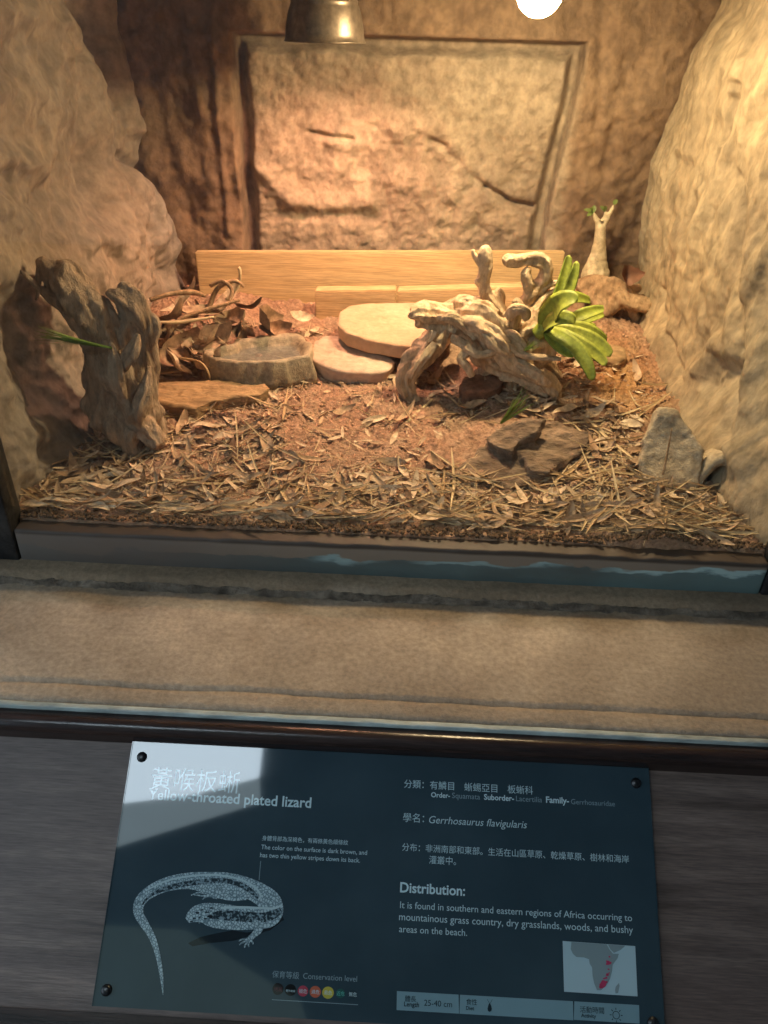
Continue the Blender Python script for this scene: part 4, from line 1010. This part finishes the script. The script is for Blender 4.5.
# bottom information strip
def quad(x0, x1, y0, y1, M, name, lift=.0002):
    d = lambda x, y: (x, y + (x-397)*.058); return poly(name, [d(x0,y0), d(x1,y0), d(x1+.5,y1), d(x0-.5,y1)], M, lift)
quad(397, 458.5, 991, 1010, STRIPI, 'strip_cell'); quad(460, 572.8, 991, 1010, STRIPI, 'strip_cell'); quad(574.3, 639, 991, 1009.5, STRIPI, 'strip_cell')
text('體長', *row(405, 416, 1000.8), M=INKK, bold=.03, lift=.0005); text('Length', *row(404, 419, 1006), M=INKK, bold=.015, lift=.0005); text('25-40 cm', *row(424, 452, 1005.5), M=INKK, lift=.0005)
text('食性', *row(466, 477, 1004), M=INKK, bold=.03, lift=.0005); text('Diet', *row(466, 474, 1009.6), M=INKK, bold=.015, lift=.0005)
text('活動時間', *row(580, 604, 1011.8), M=INKK, bold=.03, lift=.0005); text('Activity', *row(581, 596, 1017), M=INKK, bold=.015, lift=.0005)
poly('insect_icon', [(489.6,1002.5),(490.8,1005),(491.8,1008.5),(491.3,1010.8),(489.6,1011.8),(487.9,1010.8),(487.4,1008.5),(488.3,1005)], INKK, .0005)
for a, b in (((489,1003),(487,999)), ((490.2,1003),(492.2,999))):
    poly('insect_feeler', [a, b, (b[0]+.35, b[1]), (a[0]+.35, a[1])], INKK, .0005)
bm = bmesh.new(); cx, cy = sp(616, 1015); px_ = sp(617, 1015)[0]-cx
ang = [i*PI/16 for i in range(33)]
ri = [bm.verts.new(spt(cx+3.0*px_*math.cos(a), cy+3.0*px_*math.sin(a), .0005)) for a in ang[:-1]]; ro = [bm.verts.new(spt(cx+3.6*px_*math.cos(a), cy+3.6*px_*math.sin(a), .0005)) for a in ang[:-1]]
for i in range(32): bm.faces.new((ri[i], ri[(i+1)%32], ro[(i+1)%32], ro[i]))
for k in range(8):
    a = k*PI/4; u = Vector((math.cos(a), math.sin(a))); w = Vector((-u.y, u.x))*.35
    c4 = [u*4.6-w, u*6.4-w, u*6.4+w, u*4.6+w]; bm.faces.new([bm.verts.new(spt(cx+c.x*px_, cy+c.y*px_, .0005)) for c in c4])
obj('sun_icon', bm, INKK, sign, smooth=False)
# map
def mp(x, y): return 540+x/5.486, 930+y/5.486
poly('map', [mp(124,60), mp(522,88), mp(535,364), mp(132,338)], ink('sea', (.36,.50,.55)), .0002, label='small pale map of southern and eastern Africa')
poly('landmass', [mp(*c) for c in ((172,65),(168,105),(180,130),(200,148),(240,150),(268,160),(272,185),(285,205),(288,250),(296,290),(312,330),(335,330),(365,300),(385,265),(395,225),(398,190),(425,155),(432,130),(400,130),(380,105),(365,78))], ink('land', (.20,.27,.29)), .0004)
poly('landmass', [mp(*c) for c in ((372,79),(385,105),(405,125),(440,110),(462,92),(465,85))], ink('land2', (.20,.27,.29)), .0004)
poly('landmass', [mp(*c) for c in ((415,310),(432,290),(436,305),(428,345),(414,348),(411,328))], MATS['ink_land'], .0004)
RED = ink('red', (.42,.045,.11)); rr_ = random.Random(4)
def blob(x, y, r):
    n = 10; poly('range_spot', [mp(x+r*(1+.3*rr_.uniform(-1,1))*math.cos(2*PI*i/n), y+r*(1+.3*rr_.uniform(-1,1))*math.sin(2*PI*i/n)) for i in range(n)], RED, .0006)
for b in ((345,298,20),(332,312,9),(362,285,8),(372,182,12),(380,145,5),(368,245,9),(385,180,7),(362,262,6),(375,215,5),(350,265,5),(366,170,5),(378,235,4)): blob(*b)

# the lizard picture printed on the sign
def lz(x, y): return 120+x/4.267, 860+y/4.267
def band(name, center, M, lift, label=None, hole=None):
    """center: (x, y, upper half-width, lower half-width) along the spine, in crop pixels"""
    C = []
    for i in range(len(center)-1):
        for k in range(8):
            t = k/8; P4 = [center[max(i-1,0)], center[i], center[i+1], center[min(i+2,len(center)-1)]]
            C.append(tuple(.5*((2*b)+(c-a)*t+(2*a-5*b+4*c-d)*t*t+(3*b-a-3*c+d)*t**3) for a, b, c, d in zip(*P4)))
    C.append(center[-1]); bm = bmesh.new(); prev = None
    for i, (x, y, w0, w1) in enumerate(C):
        xa, ya = C[max(i-1,0)][:2]; xb, yb = C[min(i+1,len(C)-1)][:2]; d = math.hypot(xb-xa, yb-ya) or 1; nx, ny = (yb-ya)/d, -(xb-xa)/d
        cur = [bm.verts.new(spt(*sp(*lz(x+nx*w, y+ny*w)), lift)) for w in (w0, -w1)]
        if prev: bm.faces.new((prev[0], prev[1], cur[1], cur[0]))
        prev = cur
    for f in bm.faces: f.normal_update()
    o = obj(name, bm, M, sign, smooth=False)
    if label: o['label'] = label
    return o
SKIN = bpy.data.materials.new('ink_lizard'); SKIN.use_nodes = True
N = SKIN.node_tree.nodes; L = SKIN.node_tree.links; P = N['Principled BSDF']; P.inputs['Roughness'].default_value = .05
tc = N.new('ShaderNodeTexCoord'); vo = N.new('ShaderNodeTexVoronoi'); vo.feature = 'DISTANCE_TO_EDGE'; vo.inputs['Scale'].default_value = 330; L.new(tc.outputs['Object'], vo.inputs[0])
rp = N.new('ShaderNodeValToRGB'); rp.color_ramp.elements[0].position = .02; rp.color_ramp.elements[1].position = .22; rp.color_ramp.elements[0].color = (.11,.175,.205,1); rp.color_ramp.elements[1].color = (.42,.55,.59,1)
L.new(vo.outputs['Distance'], rp.inputs[0]); L.new(rp.outputs[0], P.inputs['Base Color'])
SIDE = mat('ink_lizard_side', (.018,.032,.042), (.20,.29,.33), 330, .07, spec=.5, detail=2, contrast=(.47,.60))
SHADE = ink('shade', (.007,.013,.018)); LINE = ink('stripe', (.42,.55,.58))
poly('printed_shadow', [lz(*c) for c in ((290,355),(340,330),(400,315),(480,300),(540,310),(590,300),(690,235),(700,255),(640,300),(520,335),(480,345),(380,355),(310,368))], SHADE, .0002, label='dark shadow printed under the lizard')
band('lizard_picture', [(184,574,1,1),(178,500,7,7),(165,420,10,10),(140,335,14,14),(100,265,19,19),(80,225,22,20),(88,180,26,20),(130,140,30,22),(200,108,34,26),(290,90,36,34),(380,85,34,60),(450,85,32,70),(520,105,38,56),(580,140,50,40),(625,185,64,36),(630,225,62,40),(600,245,50,40),(540,240,58,36),(470,235,62,44),(400,230,58,46),(350,230,42,44),(315,245,22,36),(290,262,8,18)], SKIN, .0004, label='printed picture of a curled pale and dark striped lizard')
band('flank_stripe', [(95,190,2,4),(130,150,5,7),(200,120,9,10),(290,100,11,11),(380,90,11,11),(450,88,10,11),(520,108,11,11),(570,140,9,10),(590,165,3,3)], SIDE, .0006)
band('flank_stripe', [(690,215,6,18),(660,238,12,26),(610,246,20,22),(540,240,24,20),(470,235,24,20),(420,235,18,18),(380,242,8,8)], SIDE, .0006)
band('pale_stripe', [(120,125,2,3),(200,88,3,4),(290,70,4,4),(380,63,4,4),(450,68,4,4),(520,85,4,4),(575,115,4,5),(600,150,4,5),(590,170,3,3)], LINE, .0007)
band('pale_stripe', [(692,190,3,4),(660,206,4,5),(600,205,5,5),(540,202,5,5),(470,202,5,5),(430,205,4,4)], LINE, .0007)
for cx_, cy_, r in ((330,225,9),(350,212,8),(345,245,9),(372,222,9),(318,250,7),(335,268,6),(305,262,6),(365,250,7),(390,205,7),(385,240,11)):
    poly('head_scale', [lz(cx_+r*1.2*math.cos(a*PI/4), cy_+r*.55*math.sin(a*PI/4)) for a in range(8)], SIDE if r < 11 else SHADE, .0007)
band('foreleg', [(570,272,16,16),(592,280,20,18),(590,300,16,16),(570,320,12,12),(550,340,11,11),(540,350,9,9)], SKIN, .0008)
for t in (((545,340),(520,338),(508,346)), ((545,345),(522,352),(510,362)), ((548,350),(535,362),(532,374)), ((552,346),(548,362),(552,370)), ((556,338),(566,350),(568,360))):
    band('toe', [(t[0][0],t[0][1],4,4),(t[1][0],t[1][1],3.5,3.5),(t[2][0],t[2][1],2,2)], SKIN, .0009)
band('hind_leg', [(540,150,20,14),(480,148,26,20),(430,145,20,16),(400,148,12,10),(375,150,8,8)], SKIN, .0008)
for t in (((390,146),(340,138),(304,150)), ((390,150),(350,152),(318,148)), ((385,152),(365,158),(352,168)), ((392,152),(400,160),(415,164))):
    band('toe', [(t[0][0],t[0][1],4,4),(t[1][0],t[1][1],3.5,3.5),(t[2][0],t[2][1],2,2)], SKIN, .0009)
for o in list(bpy.data.objects):
    if '_o' in o: del o['_o']
